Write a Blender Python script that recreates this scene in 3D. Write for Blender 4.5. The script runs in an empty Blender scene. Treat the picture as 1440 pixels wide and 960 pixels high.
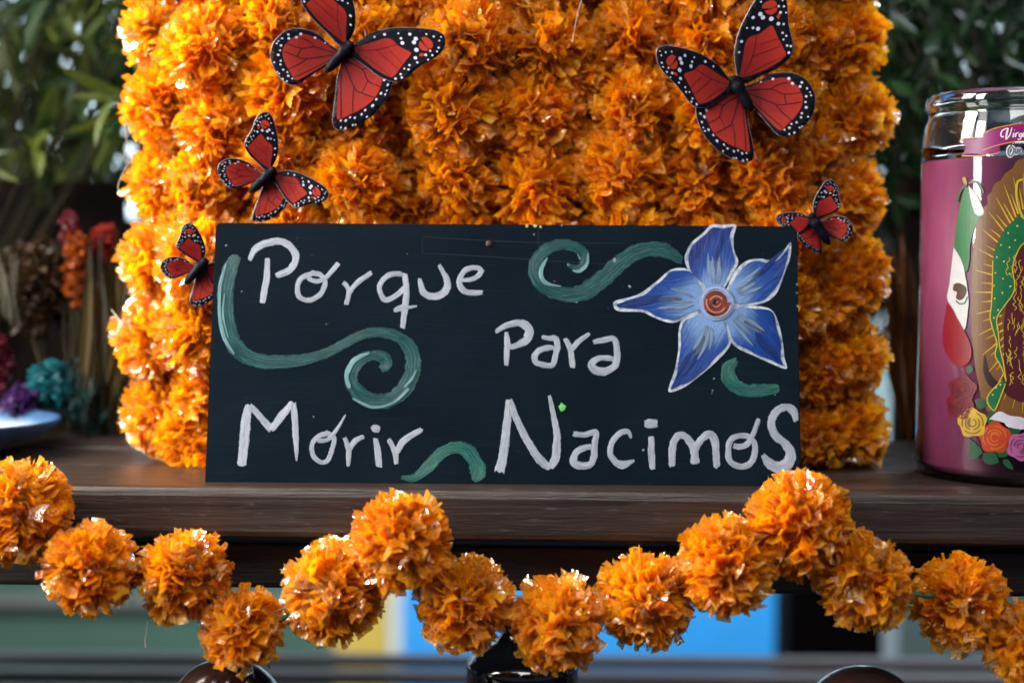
import bpy, bmesh, math, random
from mathutils import Vector, Matrix, noise
from mathutils.geometry import delaunay_2d_cdt
random.seed(7)
R = math.radians
sc = bpy.context.scene
C = sc.collection

# ------------------------------------------------------------------ camera
FPX = 2200.0                      # focal length in pixels of the 1440 px wide photograph
CAM = Vector((0.0, -0.81, 0.113))
PITCH, ROLL = math.atan(105 / FPX), R(0.42)
cd = bpy.data.cameras.new('camera'); cam = bpy.data.objects.new('camera', cd); C.objects.link(cam)
cd.lens = FPX / 1440 * 36; cd.sensor_width = 36; cd.clip_start = 0.01; cd.clip_end = 60
RM = (Matrix.Rotation(math.pi / 2 - PITCH, 3, 'X') @ Matrix.Rotation(ROLL, 3, 'Z'))
cam.matrix_world = Matrix.Translation(CAM) @ RM.to_4x4()
cd.dof.use_dof = True; cd.dof.focus_distance = 0.80; cd.dof.aperture_fstop = 3.7; cd.dof.aperture_blades = 0
sc.camera = cam

# ------------------------------------------------------------------ light
w = bpy.data.worlds.new('World'); sc.world = w; w.use_nodes = True
bg = w.node_tree.nodes['Background']; bg.inputs[0].default_value = (0.50, 0.70, 1.0, 1); bg.inputs[1].default_value = 0.17
def area(name, loc, target, sx, sy, power, col, spread=180):
    l = bpy.data.lights.new(name, 'AREA'); l.shape = 'RECTANGLE'; l.size = sx; l.size_y = sy; l.energy = power; l.color = col; l.spread = R(spread)
    o = bpy.data.objects.new(name, l); C.objects.link(o); o.location = loc
    o.rotation_euler = (Vector(target) - Vector(loc)).to_track_quat('-Z', 'Y').to_euler()
    return o
area('window_light_left', (-0.95, -0.42, 0.42), (0.02, 0.03, 0.08), 0.22, 0.75, 15.0, (1.0, 0.95, 0.88))
area('open_side_left_back', (-0.75, 0.02, 0.50), (-0.15, 0.06, 0.12), 0.35, 0.5, 3.4, (1.0, 0.93, 0.80), 75)
area('open_side_right_back', (0.75, 0.75, 0.55), (0.15, 0.08, 0.12), 0.5, 0.6, 12.0, (0.80, 0.91, 1.0))
area('wall_fill_low_back', (0.0, 1.30, 0.35), (0.0, 1.9, -0.55), 2.2, 0.25, 21.0, (0.93, 0.97, 1.0))  # fill lamp added to brighten the painted wall
area('open_front_above', (-0.1, -1.0, 1.15), (0.0, 0.0, 0.05), 0.9, 0.5, 14.5, (1.0, 0.97, 0.94))
sc.view_settings.view_transform = 'Standard'; sc.view_settings.look = 'None'
sc.view_settings.exposure = 0.68; sc.view_settings.gamma = 1.0
sc.render.engine = 'CYCLES'
cy = sc.cycles
cy.use_denoising = True; cy.use_adaptive_sampling = True; cy.adaptive_threshold = 0.03; cy.max_bounces = 8; cy.transparent_max_bounces = 8; cy.diffuse_bounces = 6
cy.transmission_bounces = 6; cy.glossy_bounces = 4; cy.sample_clamp_indirect = 6.0
cy.caustics_reflective = False; cy.caustics_refractive = False

# ------------------------------------------------------------------ pixel helpers
def ray(px, py):
    return (RM @ Vector(((px - 720) / FPX, (480 - py) / FPX, -1.0))).normalized()
def at(px, py, Y):
    d = ray(px, py); return CAM + d * ((Y - CAM.y) / d.y)
def pxlen(n, Y): return n * (Y - CAM.y) / FPX

# ------------------------------------------------------------------ object helpers
def link(name, me, mat=None, parent=None):
    o = bpy.data.objects.new(name, me); C.objects.link(o)
    if mat and not me.materials: me.materials.append(mat)
    if parent is not None: adopt(o, parent)
    return o
def origin(o):
    v = Vector((0, 0, 0))
    while o is not None: v += o.location if o.parent is None else (o.matrix_parent_inverse.translation + o.location); o = o.parent
    return v
def adopt(o, p):
    off = origin(p); o.parent = p; o.matrix_parent_inverse = Matrix.Translation(-off)
def thing(name, loc, label, cat, group=None):
    o = bpy.data.objects.new(name, None); C.objects.link(o); o.location = loc; o.empty_display_size = 0.02
    return tag(o, label, cat, group)
def tag(o, label=None, cat=None, group=None, kind=None):
    if label: o['label'] = label
    if cat: o['category'] = cat
    if group: o['group'] = group
    if kind: o['kind'] = kind
    return o
def mesh(name, V, F, smooth=False, uv=None):
    me = bpy.data.meshes.new(name); me.from_pydata([tuple(v) for v in V], [], F)
    if uv:
        l = me.uv_layers.new(name='UVMap')
        for lp in me.loops: l.data[lp.index].uv = uv[lp.vertex_index]
    if smooth: me.polygons.foreach_set('use_smooth', [True] * len(me.polygons))
    me.update(); return me
def box_mesh(name, sx, sy, sz, bev=0.0, seg=2):
    bm = bmesh.new(); bmesh.ops.create_cube(bm, size=1)
    for v in bm.verts: v.co = Vector((v.co.x * sx, v.co.y * sy, v.co.z * sz))
    if bev: bmesh.ops.bevel(bm, geom=bm.edges[:], offset=bev, segments=seg, affect='EDGES', profile=0.5)
    me = bpy.data.meshes.new(name); bm.to_mesh(me); bm.free(); return me
def lathe(name, prof, n=64, closed=False, smooth=True):
    V, F = [], []
    m = len(prof)
    for r, z in prof:
        for i in range(n):
            a = 2 * math.pi * i / n; V.append((r * math.cos(a), r * math.sin(a), z))
    for k in range(m if closed else m - 1):
        k2 = (k + 1) % m
        for i in range(n):
            j = (i + 1) % n; F.append((k * n + i, k * n + j, k2 * n + j, k2 * n + i))
    return mesh(name, V, F, smooth)
def tube(V, F, pts, rad, n=6):
    pts = [Vector(p) for p in pts]
    rads = rad if isinstance(rad, (list, tuple)) else [rad] * len(pts)
    b = len(V); up = Vector((0.31, 0.52, 0.79))
    for k, p in enumerate(pts):
        t = (pts[min(k + 1, len(pts) - 1)] - pts[max(k - 1, 0)]).normalized()
        a = t.cross(up).normalized(); c = t.cross(a)
        for i in range(n):
            an = 2 * math.pi * i / n; V.append(p + (a * math.cos(an) + c * math.sin(an)) * rads[k])
    for k in range(len(pts) - 1):
        for i in range(n):
            j = (i + 1) % n; F.append((b + k * n + i, b + k * n + j, b + (k + 1) * n + j, b + (k + 1) * n + i))
    F.append(tuple(b + i for i in range(n))); F.append(tuple(b + (len(pts) - 1) * n + i for i in range(n)))
def catmull(P, per=8):
    if len(P) < 3:
        return [tuple(a + (b - a) * t / per for a, b in zip(P[0], P[1])) for t in range(per + 1)]
    Q = [P[0]] + list(P) + [P[-1]]; out = []
    for i in range(1, len(Q) - 2):
        p0, p1, p2, p3 = Q[i - 1], Q[i], Q[i + 1], Q[i + 2]
        for s in range(per):
            t = s / per
            out.append(tuple(0.5 * (2 * b + (c - a) * t + (2 * a - 5 * b + 4 * c - d) * t * t + (3 * b - a - 3 * c + d) * t ** 3)
                             for a, b, c, d in zip(p0, p1, p2, p3)))
    out.append(tuple(P[-1])); return out

# ------------------------------------------------------------------ materials
class NT:
    def __init__(s, name):
        s.m = bpy.data.materials.new(name); s.m.use_nodes = True; s.t = s.m.node_tree
        s.t.nodes.clear(); s.out = s.n('ShaderNodeOutputMaterial')
    def n(s, k, **kw):
        x = s.t.nodes.new(k)
        for a, b in kw.items(): setattr(x, a, b)
        return x
    def l(s, a, b): s.t.links.new(a, b)
    def mix(s, f, a, b, mode='MIX'):
        x = s.n('ShaderNodeMix', data_type='RGBA', blend_type=mode)
        for i, v in ((0, f), (6, a), (7, b)):
            if isinstance(v, bpy.types.NodeSocket): s.l(v, x.inputs[i])
            else: x.inputs[i].default_value = v if i == 0 else (*v[:3], 1)
        return x.outputs[2]
    def noise(s, vec, scale, detail=4, rough=0.6, dist=0.0):
        x = s.n('ShaderNodeTexNoise'); x.inputs['Scale'].default_value = scale; x.inputs['Detail'].default_value = detail
        x.inputs['Roughness'].default_value = rough; x.inputs['Distortion'].default_value = dist
        if vec is not None: s.l(vec, x.inputs['Vector'])
        return x.outputs['Fac']
    def mapping(s, src, scale):
        tc = s.n('ShaderNodeTexCoord'); mp = s.n('ShaderNodeMapping'); mp.inputs['Scale'].default_value = scale
        s.l(tc.outputs[src], mp.inputs['Vector']); return mp.outputs[0]
    def ramp(s, f, stops):
        x = s.n('ShaderNodeValToRGB'); cr = x.color_ramp
        while len(cr.elements) < len(stops): cr.elements.new(0.5)
        for e, (p, c) in zip(cr.elements, stops): e.position = p; e.color = (*c[:3], 1) if not isinstance(c, (int, float)) else (c, c, c, 1)
        s.l(f, x.inputs[0]); return x.outputs[0]
    def math(s, op, a, b=None):
        x = s.n('ShaderNodeMath', operation=op)
        for i, v in enumerate((a, b)):
            if v is None: continue
            if isinstance(v, bpy.types.NodeSocket): s.l(v, x.inputs[i])
            else: x.inputs[i].default_value = v
        return x.outputs[0]
    def bump(s, h, strength, dist):
        x = s.n('ShaderNodeBump'); x.inputs['Strength'].default_value = strength; x.inputs['Distance'].default_value = dist
        s.l(h, x.inputs['Height']); return x.outputs[0]
    def pbr(s, col, rough=0.5, spec=0.5, normal=None, **kw):
        b = s.n('ShaderNodeBsdfPrincipled')
        for key, v in (('Base Color', col), ('Roughness', rough), ('Specular IOR Level', spec), *kw.items()):
            if isinstance(v, bpy.types.NodeSocket): s.l(v, b.inputs[key])
            else: b.inputs[key].default_value = ((*v[:3], 1) if b.inputs[key].type == 'RGBA' else v) if isinstance(v, tuple) else v
        if normal is not None: s.l(normal, b.inputs['Normal'])
        return b.outputs[0]
    def mixsh(s, f, a, b):
        x = s.n('ShaderNodeMixShader')
        if isinstance(f, bpy.types.NodeSocket): s.l(f, x.inputs[0])
        else: x.inputs[0].default_value = f
        s.l(a, x.inputs[1]); s.l(b, x.inputs[2]); return x.outputs[0]
    def done(s, sh): s.l(sh, s.out.inputs['Surface']); return s.m

def dim(c, k=0.86): return tuple(x * k for x in c)
def plain(name, col, rough=0.5, spec=0.5, var=0.25, scale=60.0, **kw):
    col = dim(col)
    t = NT(name); f = t.noise(t.mapping('Object', (1, 1, 1)), scale)
    c = t.mix(f, tuple(x * (1 - var) for x in col), tuple(min(1, x * (1 + var)) for x in col))
    return t.done(t.pbr(c, rough, spec, **kw))
def wood(name, dark, light, grain=1.0, rough=0.5, wear=0.0, spec=0.3):
    dark, light = dim(dark, .80), dim(light, .80)
    t = NT(name)
    g1 = t.noise(t.mapping('Object', (6 * grain, 160 * grain, 160 * grain)), 1.6, 6, 0.7, 0.6)
    g2 = t.noise(t.mapping('Object', (30 * grain, 900, 900)), 1.0, 3, 0.6)
    big = t.noise(t.mapping('Object', (1, 3, 3)), 9.0, 3)
    f = t.math('ADD', t.math('MULTIPLY', g1, 0.7), t.math('MULTIPLY', g2, 0.3))
    c = t.ramp(f, [(0.33, dark), (0.66, light)])
    c = t.mix(t.math('MULTIPLY', big, 0.55), c, dark)
    if wear:
        sp = t.noise(t.mapping('Object', (70, 500, 500)), 1.0, 5, 0.75)
        c = t.mix(t.math('MULTIPLY', t.ramp(sp, [(0.60, 0.0), (0.72, 1.0)]), wear), c, (0.30, 0.27, 0.25))
    rg = t.ramp(f, [(0.3, rough - 0.12), (0.8, rough + 0.15)])
    return t.done(t.pbr(c, rg, spec, t.bump(f, 0.55, 0.0012)))

def film(name, a, b, transp=0.12, gloss=0.42, rg=0.15):
    """thin crinkled plastic film: diffuse, light shining through, a glossy skin, a little see-through"""
    t = NT(name)
    at_ = t.n('ShaderNodeAttribute', attribute_name='tone'); oi = t.n('ShaderNodeObjectInfo')
    f = t.math('ADD', t.math('MULTIPLY', at_.outputs['Fac'], 0.75), t.math('MULTIPLY', oi.outputs['Random'], 0.25))
    c = t.mix(f, a, b)
    nz = t.noise(t.mapping('Object', (1, 1, 1)), 5.0, 3, 0.6, 0.4)
    nrm = t.bump(nz, 0.35, 0.12)
    d = t.n('ShaderNodeBsdfDiffuse'); tr = t.n('ShaderNodeBsdfTranslucent'); g = t.n('ShaderNodeBsdfGlossy'); tp = t.n('ShaderNodeBsdfTransparent')
    for x in (d, tr): t.l(c, x.inputs[0]); t.l(nrm, x.inputs['Normal'])
    g.inputs['Roughness'].default_value = rg; t.l(nrm, g.inputs['Normal']); g.inputs[0].default_value = (1, 1, 1, 1)
    t.l(t.mix(0.45, c, (1.0, 0.93, 0.75)), tp.inputs[0])
    lw = t.n('ShaderNodeFresnel'); lw.inputs['IOR'].default_value = 1.5; t.l(nrm, lw.inputs['Normal'])
    s = t.mixsh(0.60, d.outputs[0], tr.outputs[0])
    s = t.mixsh(transp, s, tp.outputs[0])
    s = t.mixsh(t.math('MULTIPLY', lw.outputs[0], gloss), s, g.outputs[0])
    return t.done(s)
M = {}
M['petal'] = film('orange_film', (1.0, 0.33, 0.002), (1.0, 0.52, 0.008), 0.22)
M['petal_clear'] = film('pale_orange_film', (1.0, 0.40, 0.01), (1.0, 0.60, 0.10), 0.34, 1.3, 0.12)
M['shelf'] = wood('dark_shelf_wood', (0.0075, 0.0042, 0.0032), (0.046, 0.026, 0.018), 1.0, 0.40, 0.22, 0.5)
M['apron'] = wood('darker_wood', (0.005, 0.003, 0.0025), (0.016, 0.010, 0.008), 1.0, 0.5)
M['slat'] = wood('slat_wood', (0.060, 0.046, 0.052), (0.15, 0.12, 0.135), 1.0, 0.6)
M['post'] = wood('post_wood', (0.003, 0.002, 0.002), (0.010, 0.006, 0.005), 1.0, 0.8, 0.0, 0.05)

def sign_mat():
    t = NT('chalkboard_paint')
    g = t.noise(t.mapping('Object', (25, 600, 600)), 1.0, 5, 0.65)
    b = t.noise(t.mapping('Object', (1, 1, 1)), 14.0, 5, 0.65, 0.5)
    c = t.mix(t.ramp(b, [(0.35, 0.0), (0.75, 1.0)]), (0.0014, 0.0042, 0.0080), (0.0030, 0.0074, 0.0126))
    c = t.mix(t.math('MULTIPLY', t.ramp(g, [(0.55, 0.0), (0.8, 1.0)]), 0.35), c, (0.007, 0.014, 0.020))
    sp = t.noise(t.mapping('Object', (1, 1, 1)), 420.0, 2, 0.5)
    c = t.mix(t.math('MULTIPLY', t.ramp(sp, [(0.76, 0.0), (0.80, 1.0)]), 0.6), c, (0.10, 0.13, 0.15))
    return t.done(t.pbr(c, 0.65, 0.03, t.bump(g, 0.4, 0.0004)))
M['sign'] = sign_mat()
def brush(name, base, streak, dark, edge=0.55, amount=0.8, thin=0.0):
    """brushed acrylic: streaks run along the stroke (u), dry bristle gaps at its edges (v)"""
    base, streak, dark = dim(base), dim(streak), dim(dark); t = NT(name)
    uv = t.n('ShaderNodeUVMap'); mp = t.n('ShaderNodeMapping'); mp.inputs['Scale'].default_value = (90, 11, 1)
    t.l(uv.outputs[0], mp.inputs['Vector']); s1 = t.noise(mp.outputs[0], 1.0, 5, 0.7, 0.3)
    mp2 = t.n('ShaderNodeMapping'); mp2.inputs['Scale'].default_value = (900, 22, 1); t.l(uv.outputs[0], mp2.inputs['Vector'])
    s2 = t.noise(mp2.outputs[0], 1.0, 3, 0.6)
    c = t.ramp(s1, [(0.34, dark), (0.50, base), (0.68, streak)])
    c = t.mix(amount, base, c)
    sep = t.n('ShaderNodeSeparateXYZ'); t.l(uv.outputs[0], sep.inputs[0])
    e = t.math('MULTIPLY', t.math('ABSOLUTE', t.math('SUBTRACT', sep.outputs[1], 0.5)), 2.0)
    # gaps: near the edges and, for thin paint, in streaks
    m = t.math('ADD', t.math('MULTIPLY', t.math('POWER', e, 4.0), edge), t.math('MULTIPLY', s2, 1.1))
    m = t.math('ADD', m, t.math('MULTIPLY', t.math('SUBTRACT', s1, 0.5), thin))
    a = t.ramp(m, [(0.88, 0.0), (0.95, 1.0)])
    p = t.pbr(c, 0.45, 0.12, t.bump(t.math('ADD', s1, t.math('MULTIPLY', s2, 0.4)), 0.9, 0.0016))
    tp = t.n('ShaderNodeBsdfTransparent')
    return t.done(t.mixsh(a, p, tp.outputs[0]))
M['white_paint'] = brush('white_brush_paint', (0.32, 0.36, 0.42), (0.45, 0.48, 0.53), (0.14, 0.18, 0.25), 0.6, 1.0, 0.5)
M['teal_paint'] = brush('teal_brush_paint', (0.007, 0.050, 0.054), (0.035, 0.125, 0.135), (0.003, 0.027, 0.030), 0.5, 1.0, 0.15)
M['pale_teal_paint'] = brush('pale_teal_paint', (0.13, 0.28, 0.31), (0.34, 0.46, 0.48), (0.04, 0.12, 0.13), 0.8, 1.0, 0.9)
M['green_paint'] = brush('green_teal_paint', (0.009, 0.085, 0.070), (0.06, 0.20, 0.18), (0.004, 0.04, 0.034), 0.5, 1.0, 0.1)
def flower_mat():
    t = NT('blue_petal_paint')
    uv = t.n('ShaderNodeUVMap'); sep = t.n('ShaderNodeSeparateXYZ'); t.l(uv.outputs[0], sep.inputs[0])
    mp = t.n('ShaderNodeMapping'); mp.inputs['Scale'].default_value = (5, 24, 1); t.l(uv.outputs[0], mp.inputs['Vector'])
    s1 = t.noise(mp.outputs[0], 1.0, 6, 0.7, 0.8)
    u = t.math('ADD', sep.outputs[0], t.math('MULTIPLY', t.math('SUBTRACT', s1, 0.5), 0.45))
    e = t.math('ABSOLUTE', sep.outputs[1])
    u = t.math('ADD', u, t.math('MULTIPLY', t.math('POWER', e, 2.0), 1.5))
    c = t.ramp(u, [(0.12, (0.12, 0.20, 0.37)), (0.32, (0.10, 0.18, 0.34)), (0.46, (0.036, 0.08, 0.21)), (0.58, (0.006, 0.036, 0.18)), (0.95, (0.0025, 0.012, 0.095))])
    c = t.mix(t.math('MULTIPLY', t.ramp(s1, [(0.55, 0.0), (0.75, 1.0)]), 0.45), c, (0.10, 0.19, 0.38))
    return t.done(t.pbr(c, 0.42, 0.12, t.bump(s1, 0.8, 0.0012)))
M['blue_paint'] = flower_mat()
M['pale_blue_paint'] = brush('pale_blue_strokes', (0.17, 0.26, 0.42), (0.34, 0.42, 0.55), (0.07, 0.14, 0.28), 0.8, 1.0, 1.6)
M['grey_blue_paint'] = brush('grey_blue_strokes', (0.060, 0.085, 0.13), (0.14, 0.18, 0.24), (0.03, 0.05, 0.09), 0.9, 1.0, 1.8)
M['deep_blue_paint'] = brush('deep_blue_strokes', (0.006, 0.028, 0.17), (0.02, 0.08, 0.30), (0.003, 0.012, 0.08), 0.8, 1.0, 1.6)
M['red_paint'] = brush('red_swirl_paint', (0.20, 0.030, 0.014), (0.36, 0.12, 0.08), (0.05, 0.010, 0.007), 0.6, 1.0)

# ================================================================== SETTING
sky_m = NT('open_sky'); em = sky_m.n('ShaderNodeEmission'); em.inputs[0].default_value = (0.68, 0.87, 1.0, 1); em.inputs[1].default_value = 1.8
sky_m.done(em.outputs[0])
sky = link('sky', mesh('sky', [(-4, 4, -0.35), (4, 4, -0.35), (4, 4, 3.2), (-4, 4, 3.2)], [(0, 1, 2, 3)]), sky_m.m); tag(sky, kind='structure')
gm = plain('grey_ground', (0.09, 0.085, 0.08), 0.9, 0.2, 0.3, 8)  # plain grey tone, varied at random
gr = link('ground', mesh('ground', [(-6, -3, -0.95), (6, -3, -0.95), (6, 6, -0.95), (-6, 6, -0.95)], [(0, 1, 2, 3)]), gm); tag(gr, kind='structure')

# painted wall low behind the shelf
WY = 1.9
wall = thing('painted_wall', (0, WY + .03, -0.95), 'low painted wall of green, yellow and blue panels behind the shelf', 'wall')
def px_panel(name, x0, x1, y0, y1, Y, th, mat, parent, gap=0.0):
    a, b = at(x0, y0, Y), at(x1, y1, Y)
    o = link(name, box_mesh(name, abs(b.x - a.x) - gap, th, abs(a.z - b.z), 0.004), mat)
    o.location = ((a.x + b.x) / 2, Y + th / 2, (a.z + b.z) / 2)
    if parent: adopt(o, parent)
    return o
for x0, x1, col, lab in ((-420, 468, (0.055, 0.12, 0.092), 'muted green wall panel'), (468, 545, (0.55, 0.40, 0.07), 'yellow wall panel'),
                         (545, 566, (0.55, 0.60, 0.58), 'pale narrow wall strip'), (566, 1150, (0.03, 0.33, 0.80), 'bright blue wall panel'),
                         (1150, 1262, (0.30, 0.36, 0.40), 'pale grey wall strip'), (1262, 1800, (0.075, 0.115, 0.11), 'grey green wall panel')):
    o = px_panel('panel', x0, x1, 640, 1130, WY, 0.03, plain('wall_paint_%d' % x0, col, 0.6, 0.3, 0.18, 5.0), wall, 0.003); o['label'] = lab
px_panel('upper_panel', -420, 1800, 440, 638, WY, 0.03, plain('pale_turquoise_paint', (0.20, 0.30, 0.32), .6, .3, .15, 5), wall)
px_panel('coping', -420, 468, 838, 856, WY - 0.02, 0.03, plain('coping', (0.15, 0.14, 0.13), 0.7), wall)
for i, (x0, x1, y1, lab) in enumerate(((1110, 1240, 1050, 'dark timber post in front of the blue panel below the shelf'),)):
    o = px_panel('timber_post', x0, x1, 700, y1, 1.2, 0.10, M['post'], None); tag(o, lab, 'post')
bench = thing('slatted_bench', (0, 0.75, -0.95), 'slatted wooden bench below and behind the shelf', 'bench')
for k, (y0, y1, Y) in enumerate(((926, 941, 0.72), (949, 966, 0.62), (975, 995, 0.52))):
    a, b = at(720, y0, Y), at(720, y1, Y)
    o = link('slat', box_mesh('slat', 2.6, 0.022, a.z - b.z, 0.003), M['slat']); o.location = (0, Y + 0.011, (a.z + b.z) / 2); adopt(o, bench)
for sx in (-1.1, 1.1):
    o = link('leg', box_mesh('leg', 0.05, 0.2, 0.60, 0.003), M['slat']); o.location = (sx, 0.72, -0.65); adopt(o, bench)

# the shelf
YAW = R(-1.2)
shelf = thing('wooden_shelf', (0, 0.1, -0.95), 'dark brown worn wooden shelf of planks carrying the painted sign', 'shelf')
def plank(y0, y1, ztop, th, mat, name='plank', bev=0.003, x0=-0.75, x1=0.75):
    o = link(name, box_mesh(name, x1 - x0, y1 - y0, th, bev, 3), mat)
    c = Matrix.Rotation(YAW, 3, 'Z') @ Vector(((x0 + x1) / 2, (y0 + y1) / 2, 0)); o.location = (c.x, c.y, ztop - th / 2)
    o.rotation_euler = (0, 0, YAW); adopt(o, shelf); return o
plank(-0.0225, 0.064, 0.0, 0.027, M['shelf'], bev=0.0045)
plank(0.0665, 0.144, -0.0006, 0.026, M['shelf'], x1=0.75)
plank(0.1465, 0.225, 0.0004, 0.026, M['shelf'])
plank(-0.004, 0.016, -0.0315, 0.024, M['apron'], 'apron')
for sx in (-0.7, 0.7): 
    o = plank(0.01, 0.19, -0.0276, 0.92, M['post'], 'support', x0=sx - .03, x1=sx + .03)
step = link('step', box_mesh('step', 1.5, 0.22, 0.025, 0.003), M['shelf']); step.location = (0, -0.02, -0.2225)
adopt(step, shelf)

# dark sheets added behind the shelf ends, standing in for deep shade
for x0, x1, lab in ((-500, 172, 'dark backing added for deep shade behind the dried flowers and plate'), (1268, 1900, 'dark backing added for deep shade behind the glass candle')):
    o = px_panel('shade_backing', x0, x1, 250, 760, 0.36, 0.02, M['post'], None); tag(o, lab, 'board')

# ================================================================== SIGN
TOPV = Vector((0, 0.026, 0.136)); SN = Vector((0, -0.136, 0.026)).normalized()
def onsign(px, py, h=0.0):
    d = ray(px, py); t = -CAM.dot(SN) / d.dot(SN); return CAM + d * t + SN * h
sign = thing('painted_sign', (0, 0.004, 0), 'dark navy wooden sign with white hand-painted lettering and blue flower', 'sign')
def arc(cx, cy, r, a0, a1, n=5): return [(cx + r * math.cos(R(a0 + (a1 - a0) * i / n)), cy + r * math.sin(R(a0 + (a1 - a0) * i / n))) for i in range(n + 1)]
outl = [(288, 678.5)] + arc(310.5, 320.5, 7.5, 180, 270) + [(720, 315.5)] + arc(1108, 331, 13, -90, 0) + [(1127, 685.5), (720, 682)]
bm = bmesh.new()
f = bm.faces.new([bm.verts.new(onsign(*p)) for p in outl]); 
ex = bmesh.ops.extrude_face_region(bm, geom=[f])
for v in ex['geom']:
    if isinstance(v, bmesh.types.BMVert): v.co -= SN * 0.008
bm.normal_update(); bmesh.ops.recalc_face_normals(bm, faces=bm.faces[:])
bmesh.ops.bevel(bm, geom=[e for e in bm.edges if e.calc_face_angle(0) > 1.2], offset=0.0006, segments=2, affect='EDGES')
me = bpy.data.meshes.new('board'); bm.to_mesh(me); bm.free()
board = link('board', me, M['sign'], sign)

def ribbon(V, F, UV, pts, widths, mapper, h0, dome=0.00025, per=8, rough=0.05, seed=0, across=6):
    """a brush stroke: points and widths in pixels, laid on a surface by mapper(px, py, h)"""
    n = len(pts)
    ws = list(widths) if isinstance(widths, (list, tuple)) else [widths] * n
    if len(ws) != n: ws = [ws[0] + (ws[-1] - ws[0]) * i / (n - 1) for i in range(n)] if len(ws) == 2 else ws
    P = catmull([(a[0], a[1], b) for a, b in zip(pts, ws)], per)
    # round the two ends a little
    b0 = len(V); u = 0.0; m = len(P)
    for k, (x, y, wd) in enumerate(P):
        q0, q1 = P[max(k - 1, 0)], P[min(k + 1, m - 1)]
        tx, ty = q1[0] - q0[0], q1[1] - q0[1]; L = math.hypot(tx, ty) or 1; nx, ny = -ty / L, tx / L
        if k: u += math.hypot(x - P[k - 1][0], y - P[k - 1][1])
        endf = min(1.0, 0.86 + 0.14 * min(k, m - 1 - k) / 2.0)
        for j in range(across + 1):
            v = j / across; s = (v - 0.5) * wd * endf
            s *= 1 + rough * 2 * noise.noise(Vector((u * 0.16, seed * 7.1 + (3 if v > 0.5 else 0), 1.3)))
            hh = h0 + dome * (1 - (2 * v - 1) ** 4) + 2e-8 * k
            lag = noise.noise(Vector((v * 5.0, seed * 3.3, 0.5 if k < m / 2 else 8.5))) * wd * 0.30 if k in (0, m - 1) else 0
            V.append(mapper(x + nx * s + tx / L * lag, y + ny * s + ty / L * lag, hh))
            UV.append((u * 0.00037 + seed * 1.37, v))
    A = across + 1
    for k in range(m - 1):
        for j in range(across):
            a = b0 + k * A + j; F.append((a, a + 1, a + A + 1, a + A))
def conv(s, ox, oy): return lambda pts: [(ox + x / s, oy + y / s) for x, y in pts]
sid = [0]
def highlights(cv, s, strokes):
    for st in strokes: letter(cv, s, [st], sign, 'pale_teal_paint', 'painted_highlight', h=0.00042, dome=0.0001)
def letter(cv, s, strokes, parent, mat='white_paint', name='painted_letter', mapper=onsign, h=0.00010, dome=0.00012, step=0.00008, label=None, rough=0.10):
    V, F, UV = [], [], []
    for k, (pts, wd) in enumerate(strokes):
        sid[0] += 1
        wd = [x / s for x in wd] if isinstance(wd, (list, tuple)) else wd / s
        ribbon(V, F, UV, cv(pts), wd, mapper, h + step * k, dome, seed=sid[0], rough=rough)
    o = link(name, mesh(name, V, F, True, UV), M[mat] if isinstance(mat, str) else mat, parent)
    if label: o['label'] = label
    return o
def fill(px, mapper, h, grid=5.0, uvf=None):
    xs = [p[0] for p in px]; ys = [p[1] for p in px]
    pts = [Vector(p) for p in px]; n = len(pts)
    def inside(x, y):
        c = False
        for i in range(n):
            a, b = pts[i], pts[i - 1]
            if (a.y > y) != (b.y > y) and x < (b.x - a.x) * (y - a.y) / (b.y - a.y) + a.x: c = not c
        return c
    x = min(xs) + grid / 2
    while x < max(xs):
        y = min(ys) + grid / 2
        while y < max(ys):
            if inside(x, y): pts.append(Vector((x, y)))
            y += grid
        x += grid
    vv, ee, ff, *_ = delaunay_2d_cdt(pts, [], [list(range(n))], 1, 1e-4)
    V = [mapper(v.x, v.y, h) for v in vv]
    return V, [tuple(reversed(q)) for q in ff], ([uvf(v.x, v.y) for v in vv] if uvf else None)
def patch(name, px, mapper, h, mat, parent, grid=5.0, uvf=None, per=5, label=None):
    if per: px = catmull(list(px) + [px[0]], per)[:-1]
    V, F, UV = fill(px, mapper, h, grid, uvf)
    o = link(name, mesh(name, V, F, False, UV), mat, parent)
    if label: o['label'] = label
    return o
# --- lettering (traced in enlarged crops: scale, x offset, y offset)
c1 = (conv(3.273, 280, 300), 3.273)
for lab, st in (
  ('letter P of Porque', [([(232,218),(255,168),(310,138),(380,130),(428,162),(446,205),(420,258),(355,287)], [20,34,36,36,36,36,36,30]), ([(315,208),(312,290),(302,350),(290,414)], [26,32,32,30])]),
  ('letter o of Porque', [([(520,277),(470,300),(452,345),(468,390),(515,398),(558,372),(580,322),(560,285),(515,274)], 26), ([(500,298),(540,313),(580,298),(612,265),(642,230)], 24)]),
  ('letter r of Porque', [([(664,318),(690,355),(677,420)], 24), ([(690,370),(722,325),(793,272)], [24,26,26])]),
  ('letter q of Porque', [([(935,280),(875,283),(832,330),(842,385),(870,398),(920,368),(950,335)], 27), ([(945,278),(955,350),(948,430),(936,528)], [30,30,32,28]), ([(950,425),(905,445),(930,438),(1004,427)], [26,26,24,10])]),
  ('letter u of Porque', [([(1015,298),(1032,362),(1080,384),(1130,362),(1143,315),(1104,236)], [20,34,38,38,34,18])]),
  ('letter e of Porque', [([(1200,310),(1265,300),(1298,268),(1275,250),(1222,265),(1197,318),(1228,362),(1306,364)], [20,24,26,26,28,30,30,26])])):
    letter(c1[0], c1[1], st, sign, label='white painted ' + lab)
cA = (conv(6.545, 680, 430), 6.545)
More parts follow.
